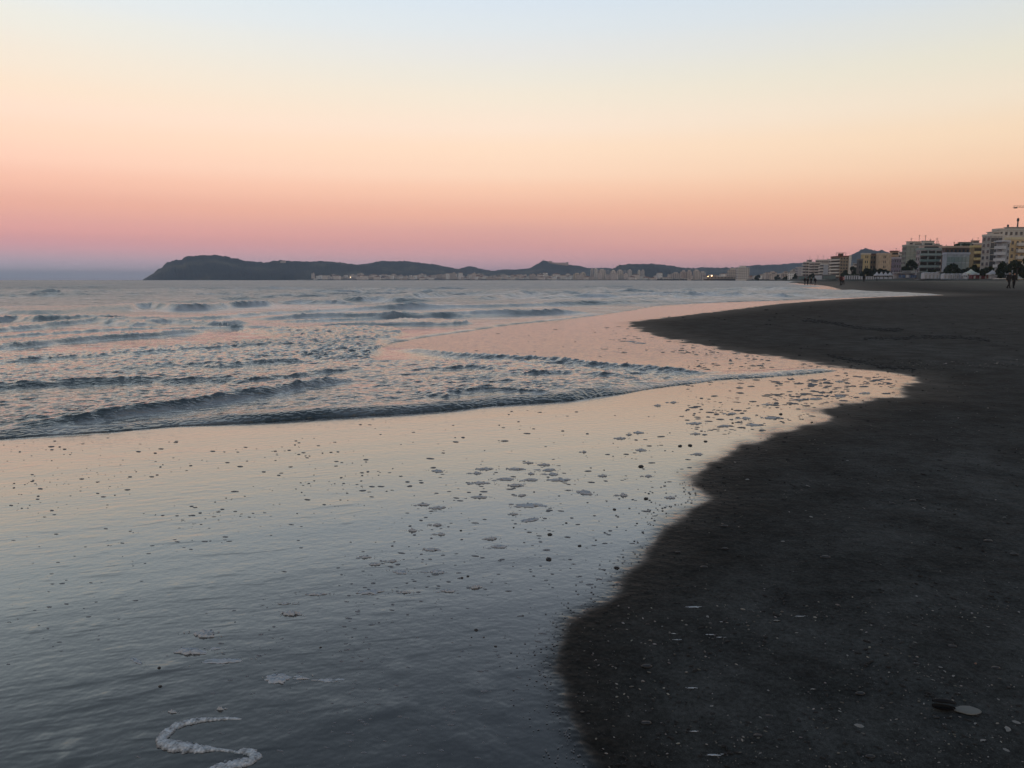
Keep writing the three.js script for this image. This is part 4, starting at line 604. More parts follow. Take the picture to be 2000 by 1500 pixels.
for (const px of [1846, 1853, 1862, 1870, 1878]) cabin(px, 362, 1.7, 1.9, CABIN, 'small white beach cabin in front of the terrace building', 'white cabins in front of the terrace building');
for (const [px, l] of [[1903, 'left'], [1914, 'middle'], [1925, 'right']]) cabin(px, 352, 2.4, 1.7, MAROON, 'dark red beach hut, ' + l + ' one of three in the row', null);
function tent(px, D, w, h, label, groupName, mat = SAIL) {
  const p = at(px, 545, D), g = group('beach_tent', p.x, 1.75, p.z, 0.08); tag(g, label, 'tent', groupName);
  const roof = new THREE.ConeGeometry(w * 0.74, h * 0.45, 4, 4, true).rotateY(Math.PI / 4), q = roof.attributes.position; for (let i = 0; i < q.count; i++) { const r = Math.hypot(q.getX(i), q.getZ(i)) / (w * 0.74); q.setY(i, q.getY(i) - 0.18 * h * Math.sin(Math.PI * r) * 0.5); } roof.computeVertexNormals();
  mesh('canopy', roof.translate(0, h * 0.78, 0), mat, g); const v = []; for (const [a, b, c, d] of [[w, 0.05, 0, w / 2], [w, 0.05, 0, -w / 2], [0.05, w, w / 2, 0], [0.05, w, -w / 2, 0]]) v.push(box(a, h * 0.12, b, c, h * 0.5, d)); mesh('valance', merge(v), mat, g);
  for (const a of [-1, 1]) for (const b of [-1, 1]) mesh('post', new THREE.CylinderGeometry(0.05, 0.05, h * 0.56, 6).translate(a * w * 0.47, h * 0.28, b * w * 0.47), POST, g);
  mesh('counter', box(w * 0.8, h * 0.28, 0.4, 0, h * 0.14, w * 0.2), CABIN, g); return g;
}
for (const px of [1712, 1720.5, 1729, 1737.5]) tent(px, 450, 2.5, 4.2, 'pale scalloped beach tent below the beige hotel wing', 'tents below the beige hotel wing');
for (const [px, w] of [[1937, 3.2], [1951, 3.0]]) tent(px, 325, w, 3.6, px < 1940 ? 'white sagging tent left of the thin-trunked tree' : 'white sagging tent beside the trunk of the round tree', null);
tent(1968, 330, 3, 4, 'white tent right of the thin-trunked round tree', null); tent(1895, 356, 4.6, 4.4, 'wide pale green-white tent behind the dark red huts', null, std(0.5, 0.54, 0.5, 0.9)); tent(1884, 350, 1.8, 3, 'narrow pale tent left of the dark red huts', null);
{ const a = at(1746, 545, 400), b = at(1792, 545, 400), w = b.x - a.x, g = group('beach_bar', a.x, 1.75, a.z); tag(g, 'white-canopied beach bar with dark blue front panels', 'beach bar');
  mesh('canopy', box(w, 0.35, 5, w / 2, 3, 0), SAIL, g); mesh('upper_canopy', box(w * 0.45, 0.3, 4, w * 0.66, 3.9, -1), SAIL, g); mesh('back_wall', box(w * 0.9, 2.7, 0.3, w / 2, 1.4, -2), CABIN, g);
  for (let i = 0; i < 5; i++) mesh('panel', box(w * 0.13, 1.5, 0.12, w * (0.2 + i * 0.15), 1.3, 1.6), i === 2 ? CABIN : BLUEP, g); for (let i = 0; i < 6; i++) mesh('post', box(0.14, 2.9, 0.14, w * (0.03 + i * 0.188), 1.45, 2.1), POST, g); }
function lowWall(x0, x1, D, h, label, rgb) { const a = at(x0, 545, D), b = at(x1, 545, D), w = b.x - a.x, g = group('garden_wall', a.x, 1.55, a.z); tag(g, label, 'wall'); mesh('wall', box(w, h, 0.4, w / 2, h / 2, 0), std(...rgb), g); mesh('coping', box(w + 0.2, 0.18, 0.6, w / 2, h + 0.09, 0), CABIN, g); for (let i = 0; i <= 6; i++) mesh('pier', box(0.5, h, 0.5, w * i / 6, h / 2, 0.1), CABIN, g); }
lowWall(1650, 1677, 500, 2.2, 'low pale wall with a dark recess under the hedge', [0.12, 0.12, 0.125]);
lowWall(1592, 1612, 620, 3, 'long white wall under the rounded balcony block', [0.5, 0.5, 0.53]);
lowWall(1678, 1706, 480, 1.6, 'low grey wall under the yellow hotel wing', [0.22, 0.21, 0.2]);
lowWall(1976, 2060, 318, 3.4, 'pale blue-green seafront hut wall behind the edge trees', [0.36, 0.43, 0.43]);
for (const [x0, x1, D, l] of [[1796, 1806, 390, 'dark low shed between the beach bar and the white cabins'], [1835, 1842, 385, 'dark low shed between the two rows of white cabins'], [1608, 1632, 590, 'dark glazed pavilion at the foot of the balconied hotel'], [1560, 1592, 760, 'low dark pavilion at the foot of the first blocks']]) { const a = at(x0, 545, D), b = at(x1, 545, D), w = b.x - a.x, g = group('pavilion', a.x, 1.6, a.z); tag(g, l, 'pavilion'); mesh('wall', box(w, 3.4, 3, w / 2, 1.7, -1.5), std(0.1, 0.11, 0.12), g); mesh('roof', box(w + 0.5, 0.25, 3.6, w / 2, 3.52, -1.4), POST, g); for (let i = 0; i < 5; i++) mesh('window', box(w * 0.13, 2, 0.1, w * (0.1 + i * 0.2), 1.6, 0.04), RAILGLASS, g); }
{ const a = at(1944, 543.5, 300), b = at(1964, 543.5, 300); const s = tag(mesh('walkway', box(b.x - a.x, 0.3, 3, 0, 0, 0), std(0.5, 0.49, 0.47, 0.9)), 'pale concrete path across the sand at the seafront', null, null, 'structure'); s.position.set((a.x + b.x) / 2, 1.62, a.z); s.rotation.z = 0.01; }

// ---------------------------------------------------------------- people on the beach
function sdfMesh(fn, c, h, res) {           // one continuous surface where fn(x, y, z) = 0, in a cube of half size h
  const mc = new MarchingCubes(res, DARK, false, false, 120000); mc.isolation = 0;
  for (let k = 0; k < res; k++) for (let j = 0; j < res; j++) for (let i = 0; i < res; i++) mc.field[i + j * res + k * res * res] = -fn(c[0] + (i - res / 2) / (res / 2) * h, c[1] + (j - res / 2) / (res / 2) * h, c[2] + (k - res / 2) / (res / 2) * h);
  mc.update(); const g = new THREE.BufferGeometry(); g.setAttribute('position', new THREE.BufferAttribute(mc.positionArray.slice(0, mc.count * 3), 3)); g.setAttribute('normal', new THREE.BufferAttribute(mc.normalArray.slice(0, mc.count * 3), 3));
  return g.scale(h, h, h).translate(...c);
}
const cap = (p, a, b, ra, rb) => { const ex = b[0] - a[0], ey = b[1] - a[1], ez = b[2] - a[2], wx = p[0] - a[0], wy = p[1] - a[1], wz = p[2] - a[2], t = clamp((wx * ex + wy * ey + wz * ez) / (ex * ex + ey * ey + ez * ez)); return Math.hypot(wx - ex * t, wy - ey * t, wz - ez * t) - mix(ra, rb, t); };
const smin = (a, b, k) => { const h = clamp(0.5 + 0.5 * (b - a) / k); return mix(b, a, h) - k * h * (1 - h); };
function figure(stride, bend) {              // a grown-up walking: joints in metres, facing +z
  const J = { hipL: [-0.09, 0.9, 0], hipR: [0.09, 0.9, 0], kneeL: [-0.1, 0.5, 0.13 * stride + 0.03], kneeR: [0.1, 0.5, -0.06 * stride + 0.03], footL: [-0.1, 0.08, 0.24 * stride], footR: [0.1, 0.08, -0.28 * stride], toeL: [-0.12, 0.035, 0.24 * stride + 0.16], toeR: [0.12, 0.035, -0.28 * stride + 0.15],
    waist: [0, 1.05, 0], chest: [0, 1.32, 0.01], neck: [0, 1.47, 0.01], head: [0, 1.6, 0.03], shL: [-0.19, 1.4, 0], shR: [0.19, 1.4, 0], elL: [-0.25, 1.12, -0.08 * stride], elR: [0.25, 1.12, 0.08 * stride], haL: [-0.23, 0.88, 0.02 - 0.12 * stride + 0.1 * bend], haR: [0.23, 0.88, 0.06 + 0.16 * stride + 0.1 * bend] };
  const legs = (p, e) => Math.min(smin(cap(p, J.hipL, J.kneeL, 0.09 + e, 0.062 + e), cap(p, J.kneeL, J.footL, 0.06 + e, 0.042 + e), 0.03), smin(cap(p, J.hipR, J.kneeR, 0.09 + e, 0.062 + e), cap(p, J.kneeR, J.footR, 0.06 + e, 0.042 + e), 0.03));
  const trunk = (p, e) => smin(smin(cap([p[0] * 0.8, p[1], p[2] * 1.15], [0, 0.94, 0], J.waist, 0.125 + e, 0.115 + e), cap([p[0] * 0.72, p[1], p[2] * 1.1], J.waist, J.chest, 0.115 + e, 0.135 + e), 0.05), cap(p, J.shL, J.shR, 0.07 + e, 0.07 + e), 0.06);
  const arms = (p, e) => Math.min(smin(cap(p, J.shL, J.elL, 0.055 + e, 0.043 + e), cap(p, J.elL, J.haL, 0.043 + e, 0.03 + e), 0.02), smin(cap(p, J.shR, J.elR, 0.055 + e, 0.043 + e), cap(p, J.elR, J.haR, 0.043 + e, 0.03 + e), 0.02));
  const hand = (p, a, s) => { let d = cap([p[0], p[1], p[2]], a, [a[0], a[1] - 0.07, a[2] + 0.02], 0.03, 0.03); for (let i = 0; i < 4; i++) d = smin(d, cap(p, [a[0], a[1] - 0.08, a[2] - 0.025 + i * 0.02], [a[0] - s * 0.01, a[1] - 0.145 - (i === 1 || i === 2 ? 0.012 : 0), a[2] - 0.015 + i * 0.02], 0.011, 0.009), 0.006); return smin(d, cap(p, [a[0], a[1] - 0.03, a[2] + 0.03], [a[0] - s * 0.02, a[1] - 0.09, a[2] + 0.055], 0.012, 0.01), 0.008); };
  const head = (p) => smin(smin(cap(p, [0, 1.56, 0.045], [0, 1.62, 0.015], 0.075, 0.094), cap(p, J.neck, [0, 1.54, 0.015], 0.055, 0.05), 0.03), cap(p, [0, 1.6, 0.1], [0, 1.575, 0.118], 0.012, 0.016), 0.02);
  const R = 56, C = [0, 0.86, 0], H = 0.92;
  return {
    body: sdfMesh((x, y, z) => { const p = [x, y, z]; return Math.min(smin(smin(legs(p, -0.012), trunk(p, -0.012), 0.05), arms(p, -0.008), 0.03), smin(head(p), trunk(p, -0.012), 0.03), hand(p, J.haL, -1), hand(p, J.haR, 1)); }, C, H, 64),
    jacket: sdfMesh((x, y, z) => { const p = [x, y, z]; return Math.max(smin(trunk(p, 0.03), arms(p, 0.022), 0.04), 0.86 - y, y - 1.5); }, C, H, R),
    trousers: sdfMesh((x, y, z) => { const p = [x, y, z]; return Math.max(smin(legs(p, 0.018), trunk(p, 0.008), 0.04), 0.09 - y, y - 1.0); }, C, H, R),
    shoes: sdfMesh((x, y, z) => { const p = [x, y, z]; return Math.max(Math.min(cap(p, J.footL, J.toeL, 0.06, 0.042), cap(p, J.footR, J.toeR, 0.06, 0.042)), -y); }, [0, 0.12, 0], 0.5, 48),
    hair: sdfMesh((x, y, z) => { const p = [x, y, z]; return Math.max(cap(p, [0, 1.6, -0.005], [0, 1.635, 0.005], 0.095, 0.1), z - 0.075 + (y < 1.62 ? 0.07 : 0)); }, [0, 1.6, 0], 0.16, 28),
  };
}
const FIGURES = [figure(1, 0.4), figure(0.35, 1), figure(-0.8, 0)];
const SKIN = std(0.32, 0.2, 0.15, 0.6), CLOTH = { black: std(0.012, 0.012, 0.014, 0.95), navy: std(0.014, 0.017, 0.028, 0.95), grey: std(0.022, 0.022, 0.025, 0.95), pink: std(0.34, 0.2, 0.21, 0.95), wine: std(0.06, 0.02, 0.025, 0.95) }, HAIR = [std(0.02, 0.014, 0.01, 0.8), std(0.2, 0.19, 0.18, 0.8)];
function person(px, footY, D, pose, turn, jacket, trousers, hair, size, label, groupName) {
  const p = at(px, footY, D), y = beachHeight(p.x, p.z), g = group('person', p.x, y, p.z, turn), f = FIGURES[pose]; g.scale.setScalar(size); tag(g, label, 'person', groupName);
  mesh('body', f.body, SKIN, g); mesh('jacket', f.jacket, CLOTH[jacket], g); mesh('trousers', f.trousers, CLOTH[trousers], g); mesh('shoes', f.shoes, CLOTH.black, g); mesh('hair', f.hair, HAIR[hair], g);
}
person(1969.5, 562.5, 86, 0, 0.25, 'grey', 'black', 1, 1.02, 'person in a dark grey jacket walking, left one of the nearest pair');
person(1979, 562.5, 86.4, 1, 0.2, 'black', 'black', 0, 0.98, 'person in black clothes walking, right one of the nearest pair');
person(1642, 554, 136, 0, Math.PI + 0.2, 'wine', 'black', 0, 1.0, 'person in a dark red jacket, left one of the pair before the balconied hotel');
person(1646.5, 554, 136.4, 2, Math.PI, 'pink', 'black', 0, 0.95, 'person in a pink jacket, right one of the pair before the balconied hotel');
person(1687, 549.5, 200, 1, 2.6, 'black', 'black', 0, 1.0, 'lone person in black before the yellow hotel wing');
person(1712.5, 545, 330, 2, 0.4, 'black', 'navy', 0, 1, 'tiny dark person beside the tents below the beige hotel wing');
person(1572, 551.5, 178, 0, 0.3, 'black', 'black', 0, 1.02, 'person in black, leftmost of the four walking at the water');
person(1577.5, 551, 182, 1, 0.1, 'grey', 'navy', 0, 0.98, 'person in a grey jacket, second from left of the four at the water');
person(1584, 551.5, 180, 2, 0.4, 'black', 'navy', 1, 1.0, 'person in black, third from left of the four at the water');
person(1592, 550.5, 186, 0, 0.2, 'navy', 'black', 0, 0.97, 'person in navy, rightmost of the four walking at the water');

// ---------------------------------------------------------------- foam left on the wet sand
const filmY = (x, z) => flow(x, z) * smooth(16, 8, Math.hypot(x, z)) - 0.001;
const FOAM = new THREE.MeshPhysicalMaterial({ color: new THREE.Color().setRGB(0.40, 0.43, 0.47), roughness: 0.8, specularIntensity: 0.5 });
function moundGeometry(n, ring, wild) {      // one ragged mound of bubbles, 1 unit half wide and half deep, about 1 high
  const pos = [0, 0.8, 0], idx = [], a1 = rr(0, 9), a2 = rr(0, 9);
  for (let r = 1; r <= ring; r++) for (let i = 0; i < n; i++) { const t = i / n * 6.2832, q = r / ring, R = 0.7 + wild * perlin(Math.cos(t) * 1.1 + a1, Math.sin(t) * 1.6 + a2) + 0.2 * perlin(Math.cos(t) * 4 + a2, Math.sin(t) * 4 + a1) + 0.14 * perlin(Math.cos(t) * 9, Math.sin(t) * 9 + a1) + rr(-0.05, 0.05), x = Math.cos(t) * R * q, z = Math.sin(t) * R * q; pos.push(x, r === ring ? -0.12 : Math.max(0.02, Math.pow(1 - q * q, 0.6) * (0.5 + 0.8 * perlin(x * 2.2 + a1, z * 2.2)) + 0.32 * Math.abs(perlin(x * 9 + a2, z * 9)) + rr(0, 0.1)), z); }
  for (let i = 0; i < n; i++) idx.push(0, 1 + (i + 1) % n, 1 + i);
  for (let r = 0; r < ring - 1; r++) for (let i = 0; i < n; i++) { const a = 1 + r * n + i, b = 1 + r * n + (i + 1) % n, c = a + n, d = b + n; idx.push(a, b, c, b, d, c); }
  const g = new THREE.BufferGeometry(); g.setAttribute('position', new THREE.Float32BufferAttribute(pos, 3)); g.setIndex(idx); g.computeVertexNormals(); return g;
}
function clumpGeometry(seed) {               // a main mound with smaller ones trailing beside it
  reseed(seed); const list = [moundGeometry(46, 9, 0.5).scale(rr(0.6, 0.95), 1, rr(0.7, 1)).translate(rr(-0.2, 0.2), 0, 0)];
  for (let i = 0, k = 3 + Math.floor(rr(0, 5)); i < k; i++) { const s = rr(0.08, 0.34); list.push(moundGeometry(16, 4, 0.4).scale(s * rr(1, 2), rr(0.3, 0.7), s).translate(rr(-1.15, 1.15), 0, rr(-0.6, 0.6))); }
  for (let i = 0; i < 14; i++) { const s = rr(0.02, 0.06); list.push(moundGeometry(7, 2, 0.2).scale(s * rr(1, 2), rr(0.15, 0.4), s).translate(rr(-1.5, 1.5), 0, rr(-1, 1))); }
  return mergeGeometries(list);
}
const CLUMPS = [...Array(8).keys()].map((i) => clumpGeometry(100 + i));
const C6 = (l) => l.map(([x, y, w, t = 0, h = 1]) => [650 + x / 2.5, 840 + y / 2.5, w / 2.5, t, h]);
const clumps = C6([[505, 200, 110], [700, 210, 70], [745, 190, 90], [840, 240, 100], [890, 190, 95], [960, 160, 60], [1035, 170, 70], [1055, 195, 120], [965, 213, 60], [1070, 215, 90], [1110, 243, 110], [965, 243, 80], [890, 270, 95, 0, 1.3], [725, 258, 105], [720, 328, 100], [920, 320, 60], [1220, 305, 140, -0.25, 1.5], [1415, 318, 70, 0, 1.4], [515, 380, 80], [440, 365, 80], [945, 367, 180], [885, 410, 45], [970, 437, 140, 0.6], [510, 463, 80, 0, 1.2], [385, 490, 75, 0, 1.4], [525, 508, 60], [775, 530, 70, 0, 1.3], [810, 570, 125], [480, 583, 80], [160, 620, 80], [210, 655, 90], [290, 640, 80], [320, 692, 140], [500, 690, 130], [190, 790, 170], [560, 785, 100], [695, 768, 70, 0.3, 1.4], [355, 790, 60], [1320, 223, 70], [1540, 225, 70], [1500, 98, 75], [1225, 107, 45], [1405, 40, 60], [1780, 118, 80], [1445, 22, 30], [1775, 18, 50], [1650, 330, 60]])
  .concat([[1430, 808, 28, 0, 1], [1468, 830, 44, 0, 1], [1455, 817, 30, 0, 1], [1358, 827, 40, 0, 1], [1415, 832, 24, 0, 1], [1506, 816, 40, 0, 1], [1500, 790, 24, 0, 1], [1285, 792, 20, 0, 1], [1315, 786, 24, 0, 1], [1245, 845, 30, 0, 1], [1560, 781, 28, 0, 1], [1640, 774, 26, 0, 1], [1690, 768, 24, 0, 1], [1590, 779, 24, 0, 1], [1250, 670, 24, 0, 1], [1640, 745, 18, 0, 1], [1255, 671, 20, 0, 1], [1230, 667, 30, 0, 1]]);
const ZONES = [['flat foam patch in the dense cluster in the middle of the shiny sand', 'foam patches of the dense middle cluster'], ['flat foam patch in the loose lower group on the shiny sand', 'foam patches of the loose lower group'], ['flat foam patch near the scalloped edge of the dark sand', 'foam patches near the scalloped dark edge']], zone = (px, py) => ZONES[px > 1150 ? 2 : py < 975 ? 0 : 1], RIGHTISH = 'tiny flat foam patch near the tip of the shiny wet sand';
clumps.forEach(([px, py, w, turn, hh], i) => {
  const [x, z] = onPlane(px, py), d = -z, o = mesh('foam_patch', CLUMPS[i % 8], FOAM), s = w / 1500 * d / 2 * rr(0.8, 1.15); o.position.set(x, filmY(x, z) + 0.0005, z); o.rotation.y = turn + rr(-0.12, 0.12) + (i % 2 ? Math.PI : 0); o.scale.set(s, (0.004 + 0.0013 * Math.min(d, 7)) * hh, s * rr(0.36, 0.55));
  const own = { 16: 'thick foam patch tapering to the left, largest near the dark sand cusp', 17: 'thick oval foam patch close to the dark sand cusp', 20: 'long thin foam bar in the middle of the shiny sand', 22: 'slanting foam patch pointing up to the right', 32: 'long flat foam patch, left one of two side by side', 33: 'long flat foam patch, right one of two side by side', 34: 'widest flat foam patch left below the two bars', 36: 'small rounded foam heap with a pale trail' }[i];
  const tip = py < 838 && px > 1220; tag(o, own ?? (tip ? RIGHTISH : zone(px, py)[0]), 'foam patch', tip ? 'tiny foam patches at the wet tip' : zone(px, py)[1]);
});
[[395, 1239, 64, 0, 2.2, 'foam heap with a dark tail, upper one of two at the lower left'], [376, 1272, 76, 0, 1.6, 'flatter foam heap just below the upper one at the lower left'], [441, 1291, 88, 0.1, 0.7, 'thin foam streak right of the flat heap at the lower left'], [549, 1325, 78, 0, 1.4, 'grey ragged foam patch in the lower middle left'], [568, 1198, 36, 0, 1.8, 'small bright foam heap below the widest flat patch'], [555, 1178, 36, 0, 0.8, 'faint foam patch above the small bright heap'], [620, 1160, 40, 0, 0.9, 'faint flat foam patch left of the widest patch'], [633, 1328, 56, 0, 0.5, 'thin foam line right of the grey ragged patch'], [335, 1390, 26, 0, 0.9, 'tiny foam patch above the crescent of foam'], [431, 1385, 16, 0, 1.3, 'tiny foam dot above the tail of the foam crescent'], [268, 1292, 46, -0.6, 0.5, 'thin slanting pale foam streak at the lower left']].forEach(([px, py, w, turn, hh, label], i) => {
  const [x, z] = onPlane(px, py), s = w / 1500 * -z / 2 * 1.15, o = mesh('foam_patch', CLUMPS[(i * 3) % 8], FOAM); o.position.set(x, filmY(x, z) + 0.0005, z); o.rotation.y = turn; o.scale.set(s, 0.0065 * hh, s * (hh > 1.2 ? 0.5 : 0.3)); tag(o, label, 'foam patch');
});
function foamTrail(name, pts, label) {       // a thick winding heap of foam
  const W = pts.map(([px, py, r]) => { const [x, z] = onPlane(px, py); return [x, z, r / 1500 * -z]; }), m = 0.03, x0 = Math.min(...W.map((p) => p[0] - p[2])) - m, x1 = Math.max(...W.map((p) => p[0] + p[2])) + m, z0 = Math.min(...W.map((p) => p[1] - p[2] * 2)) - m, z1 = Math.max(...W.map((p) => p[1] + p[2] * 2)) + m, s = 0.0022, nx = Math.ceil((x1 - x0) / s), nz = Math.ceil((z1 - z0) / s), pos = [], h = [], idx = [], tone = [];
  for (let j = 0; j <= nz; j++) for (let i = 0; i <= nx; i++) {
    const x = x0 + i * s, z = z0 + j * s; let best = -1, R = 0; for (let k = 1; k < W.length; k++) { const [ax, az, ar] = W[k - 1], [bx, bz, br] = W[k], ex = bx - ax, ez = bz - az, t = clamp(((x - ax) * ex + (z - az) * ez) / (ex * ex + ez * ez)), r = mix(ar, br, t) * 0.72, q = 1 - Math.hypot(x - ax - ex * t, (z - az - ez * t) * 0.72) / r; if (q > best) { best = q; R = r; } }
    const e = best + 0.5 * fbm(x * 24, z * 28, 3) + 0.3 * perlin(x * 85, z * 85) + 0.26 * perlin(x * 170, z * 170) - 0.04, y = e > 0 ? Math.min(R, 0.03) * 0.48 * Math.sqrt(Math.min(e, 1)) + 0.0025 * Math.abs(perlin(x * 160, z * 160)) + 0.0022 * Math.abs(perlin(x * 70 + 4, z * 70)) - 0.0006 * (e < 0.1 ? 1 : 0) : -0.001;
    pos.push(x, y + filmY(x, z), z); h.push(e); const v = clamp(0.62 + 0.5 * fbm(x * 60, z * 60, 3) + 0.35 * perlin(x * 210, z * 210)) * (0.55 + 0.45 * smooth(0.02, 0.25, e)); tone.push(v, v, v);
  }
  for (let j = 0; j < nz; j++) for (let i = 0; i < nx; i++) { const a = j * (nx + 1) + i, b = a + 1, c = a + nx + 1, d = c + 1; if (Math.max(h[a], h[b], h[c], h[d]) > 0) idx.push(a, c, b, b, c, d); }
  const g = new THREE.BufferGeometry(); g.setAttribute('position', new THREE.Float32BufferAttribute(pos, 3)); g.setAttribute('color', new THREE.Float32BufferAttribute(tone, 3)); g.setIndex(idx); g.computeVertexNormals(); return tag(mesh(name, g, FOAM_BRIGHT), label, 'foam');
}
const FOAM_BRIGHT = new THREE.MeshPhysicalMaterial({ color: new THREE.Color().setRGB(0.66, 0.69, 0.73), vertexColors: true, roughness: 0.8, specularIntensity: 0.6 });
foamTrail('foam_crescent', [[470, 1404, 2], [445, 1403, 5], [420, 1404, 6], [395, 1406, 9], [365, 1411, 12], [340, 1420, 15], [325, 1432, 17], [315, 1444, 14], [325, 1455, 17], [345, 1459, 20], [370, 1461, 18], [400, 1463, 11], [430, 1464, 5], [462, 1468, 3]], 'thick white foam crescent lying on the wet sand at the lower left');
foamTrail('foam_crescent', [[460, 1470, 4], [478, 1466, 10], [492, 1470, 13], [500, 1479, 12], [490, 1487, 15], [465, 1492, 18], [440, 1498, 20], [420, 1505, 22], [390, 1520, 22]], 'thick white foam heap cut by the bottom edge of the picture');

// ---------------------------------------------------------------- bubbles, pebbles, shells, debris
const wetAt = (x, z) => signedDistance(WET, x, z);
function scatter(name, geo, mat, spots, label, tint) {
  const m = new THREE.InstancedMesh(geo, mat, spots.length), M = new THREE.Matrix4(), Q = new THREE.Quaternion(), E = new THREE.Euler();
  spots.forEach(([x, y, z, sx, sy, sz, turn, c], i) => { M.compose(new THREE.Vector3(x, y, z), Q.setFromEuler(E.set(0, turn, 0)), new THREE.Vector3(sx, sy, sz)); m.setMatrixAt(i, M); if (tint) m.setColorAt(i, new THREE.Color().setRGB(...c)); });
  m.name = numbered(name); shade(m); scene.add(m); return tag(m, label, null, null, 'stuff');
}
{
  reseed(401); const spots = [], put = (n, x0, y0, x1, y1, lo, hi, flat, inWet = 0.02) => { for (let i = 0; i < n; i++) { const px = rr(x0, x1), py = rr(y0, y1), [x, z] = onPlane(px, py); if (wetAt(x, z) < inWet || (-z > 4.5 && signedDistance(SEA, x, z) > -0.05)) continue; if (fbm(x * 1.3 + 4, z * 1.1, 3) * 1.5 + 0.52 < rnd()) continue; const s = 1.35 * mix(lo, hi, Math.pow(rnd(), 2.4)) * -z / 1500; spots.push([x, filmY(x, z), z, s * rr(0.8, 2.6), Math.min(s * flat * 0.8, 0.009), s * rr(0.6, 1.0), rr(-0.4, 0.2)]); } };
  put(700, 0, 855, 720, 1010, 0.5, 2.2, 0.7); put(420, 0, 1000, 700, 1200, 0.5, 2.2, 0.5); put(520, 0, 1180, 720, 1500, 0.6, 2.6, 0.5); put(1300, 700, 800, 1500, 1160, 0.5, 3.0, 0.5); put(520, 680, 1130, 1260, 1500, 0.7, 2.8, 0.5);
  put(1100, 1340, 728, 1760, 860, 0.5, 3.2, 0.45); put(420, 1500, 740, 1760, 790, 1, 4, 0.4); put(900, 1330, 665, 1660, 722, 0.4, 2.4, 0.5); put(260, 1180, 625, 1420, 690, 0.6, 3.6, 0.3); put(160, 800, 640, 1240, 715, 0.4, 1.6, 0.5);
  for (let i = 0; i < 380; i++) { const e = Math.floor(rr(0, 14)), a = WET[e], b = WET[e + 1], t = rnd(), x = mix(a[0], b[0], t) - Math.abs(rr(-1, 1) * rr(0, 1)) * 0.16 * -a[1] / 2, z = mix(a[1], b[1], t) + rr(-0.05, 0.05), s = rr(0.6, 1.9) * -z / 1500; spots.push([x, 0.0005, z, s * 1.4, s * 0.6, s, 0]); }
  scatter('foam_bubbles', new THREE.SphereGeometry(1, 7, 4, 0, 6.2832, 0, Math.PI / 2), std(0.13, 0.14, 0.16, 0.6), spots, 'countless foam bubbles and grains scattered on the shiny wet sand');
}
const stoneGeo = [1, 2, 3].map((s) => { const g = mergeVertices(new THREE.IcosahedronGeometry(1, 2).deleteAttribute('uv').deleteAttribute('normal')), p = g.attributes.position; for (let i = 0; i < p.count; i++) { const k = 1 + 0.28 * perlin(p.getX(i) * 1.3 + s * 7, p.getY(i) * 1.3 + p.getZ(i)) + 0.1 * perlin(p.getX(i) * 4, p.getZ(i) * 4 + s); p.setXYZ(i, p.getX(i) * k, p.getY(i) * k, p.getZ(i) * k); } g.computeVertexNormals(); return g; });
const STONE = std(0.018, 0.018, 0.02, 0.5);
[[1505, 178, 12], [1695, 78, 10], [1745, 75, 11], [1820, 55, 8], [1530, 335, 11], [1375, 387, 9], [1060, 510, 11], [1205, 565, 9], [1055, 630, 15], [1385, 672, 12], [660, 712, 7], [630, 720, 8], [1140, 453, 6], [625, 490, 6], [983, 302, 5], [1325, 195, 4], [1285, 537, 5], [883, 475, 5]].map(([x, y, w]) => [650 + x / 2.5, 840 + y / 2.5, w]).concat([[930, 1230, 10], [921, 1244, 4], [945, 1244, 5], [1021, 1202, 6], [968, 1262, 7], [626, 1264, 6], [311, 1304, 9], [313, 1340, 9], [1525, 809, 9], [1431, 826, 6], [1430, 799, 5]]).forEach(([px, py, w], i) => {
  const [x, z] = onPlane(px, py), s = 0.72 * w / 1500 * -z / 2, o = mesh('pebble', stoneGeo[i % 3], STONE); o.position.set(x, filmY(x, z) + s * 0.15, z); o.scale.set(s * 1.25, s * 0.6, s); o.rotation.y = i;
  const own = { 0: 'dark pebble alone near the tip of the bright sand, above the cusp', 8: 'broad dark pebble with a thin trail on the pale wet sand', 18: 'dark pebble above two tiny ones in the lower middle', 23: 'lone dark pebble left of the lower middle' }[i]; tag(o, own ?? 'small dark pebble on the shiny wet sand', 'pebble', 'dark pebbles on the wet sand');
});
const shellGeo = (() => { const pos = [], idx = [], n = 18, m = 8; for (let j = 0; j <= m; j++) for (let i = 0; i <= n; i++) { const a = (i / n - 0.5) * 2.5, r = j / m, x = Math.sin(a) * r, z = -Math.cos(a) * r + 0.5, rib = 0.03 * Math.cos(i * Math.PI * 1.0) * r; pos.push(x, 0.42 * Math.sin(Math.PI * Math.min(1, r * 0.75 + 0.12)) * Math.cos(a * 0.6) * (1 - r * r * 0.75) + rib, z); } for (let j = 0; j < m; j++) for (let i = 0; i < n; i++) { const a = j * (n + 1) + i, b = a + 1, c = a + n + 1, d = c + 1; idx.push(a, b, c, b, d, c); } const g = new THREE.BufferGeometry(); g.setAttribute('position', new THREE.Float32BufferAttribute(pos, 3)); g.setIndex(idx); g.computeVertexNormals(); return g; })();
const SHELL = std(0.17, 0.17, 0.168, 0.6), DARKSHELL = new THREE.MeshPhysicalMaterial({ color: new THREE.Color().setRGB(0.01, 0.01, 0.012), roughness: 0.7, specularIntensity: 0.35 }), RUST = std(0.16, 0.07, 0.04, 0.6);
const onSand = (px, py) => { let h = 0; for (let i = 0; i < 4; i++) { const [x, z] = onPlane(px, py, h); h = beachHeight(x, z) + (-z < 60 ? smooth(0, 1.5, -wetAt(x, z)) * fbm(x * 0.35, z * 0.35, 3) * 0.02 : 0); } const [x, z] = onPlane(px, py, h); return [x, h, z]; };
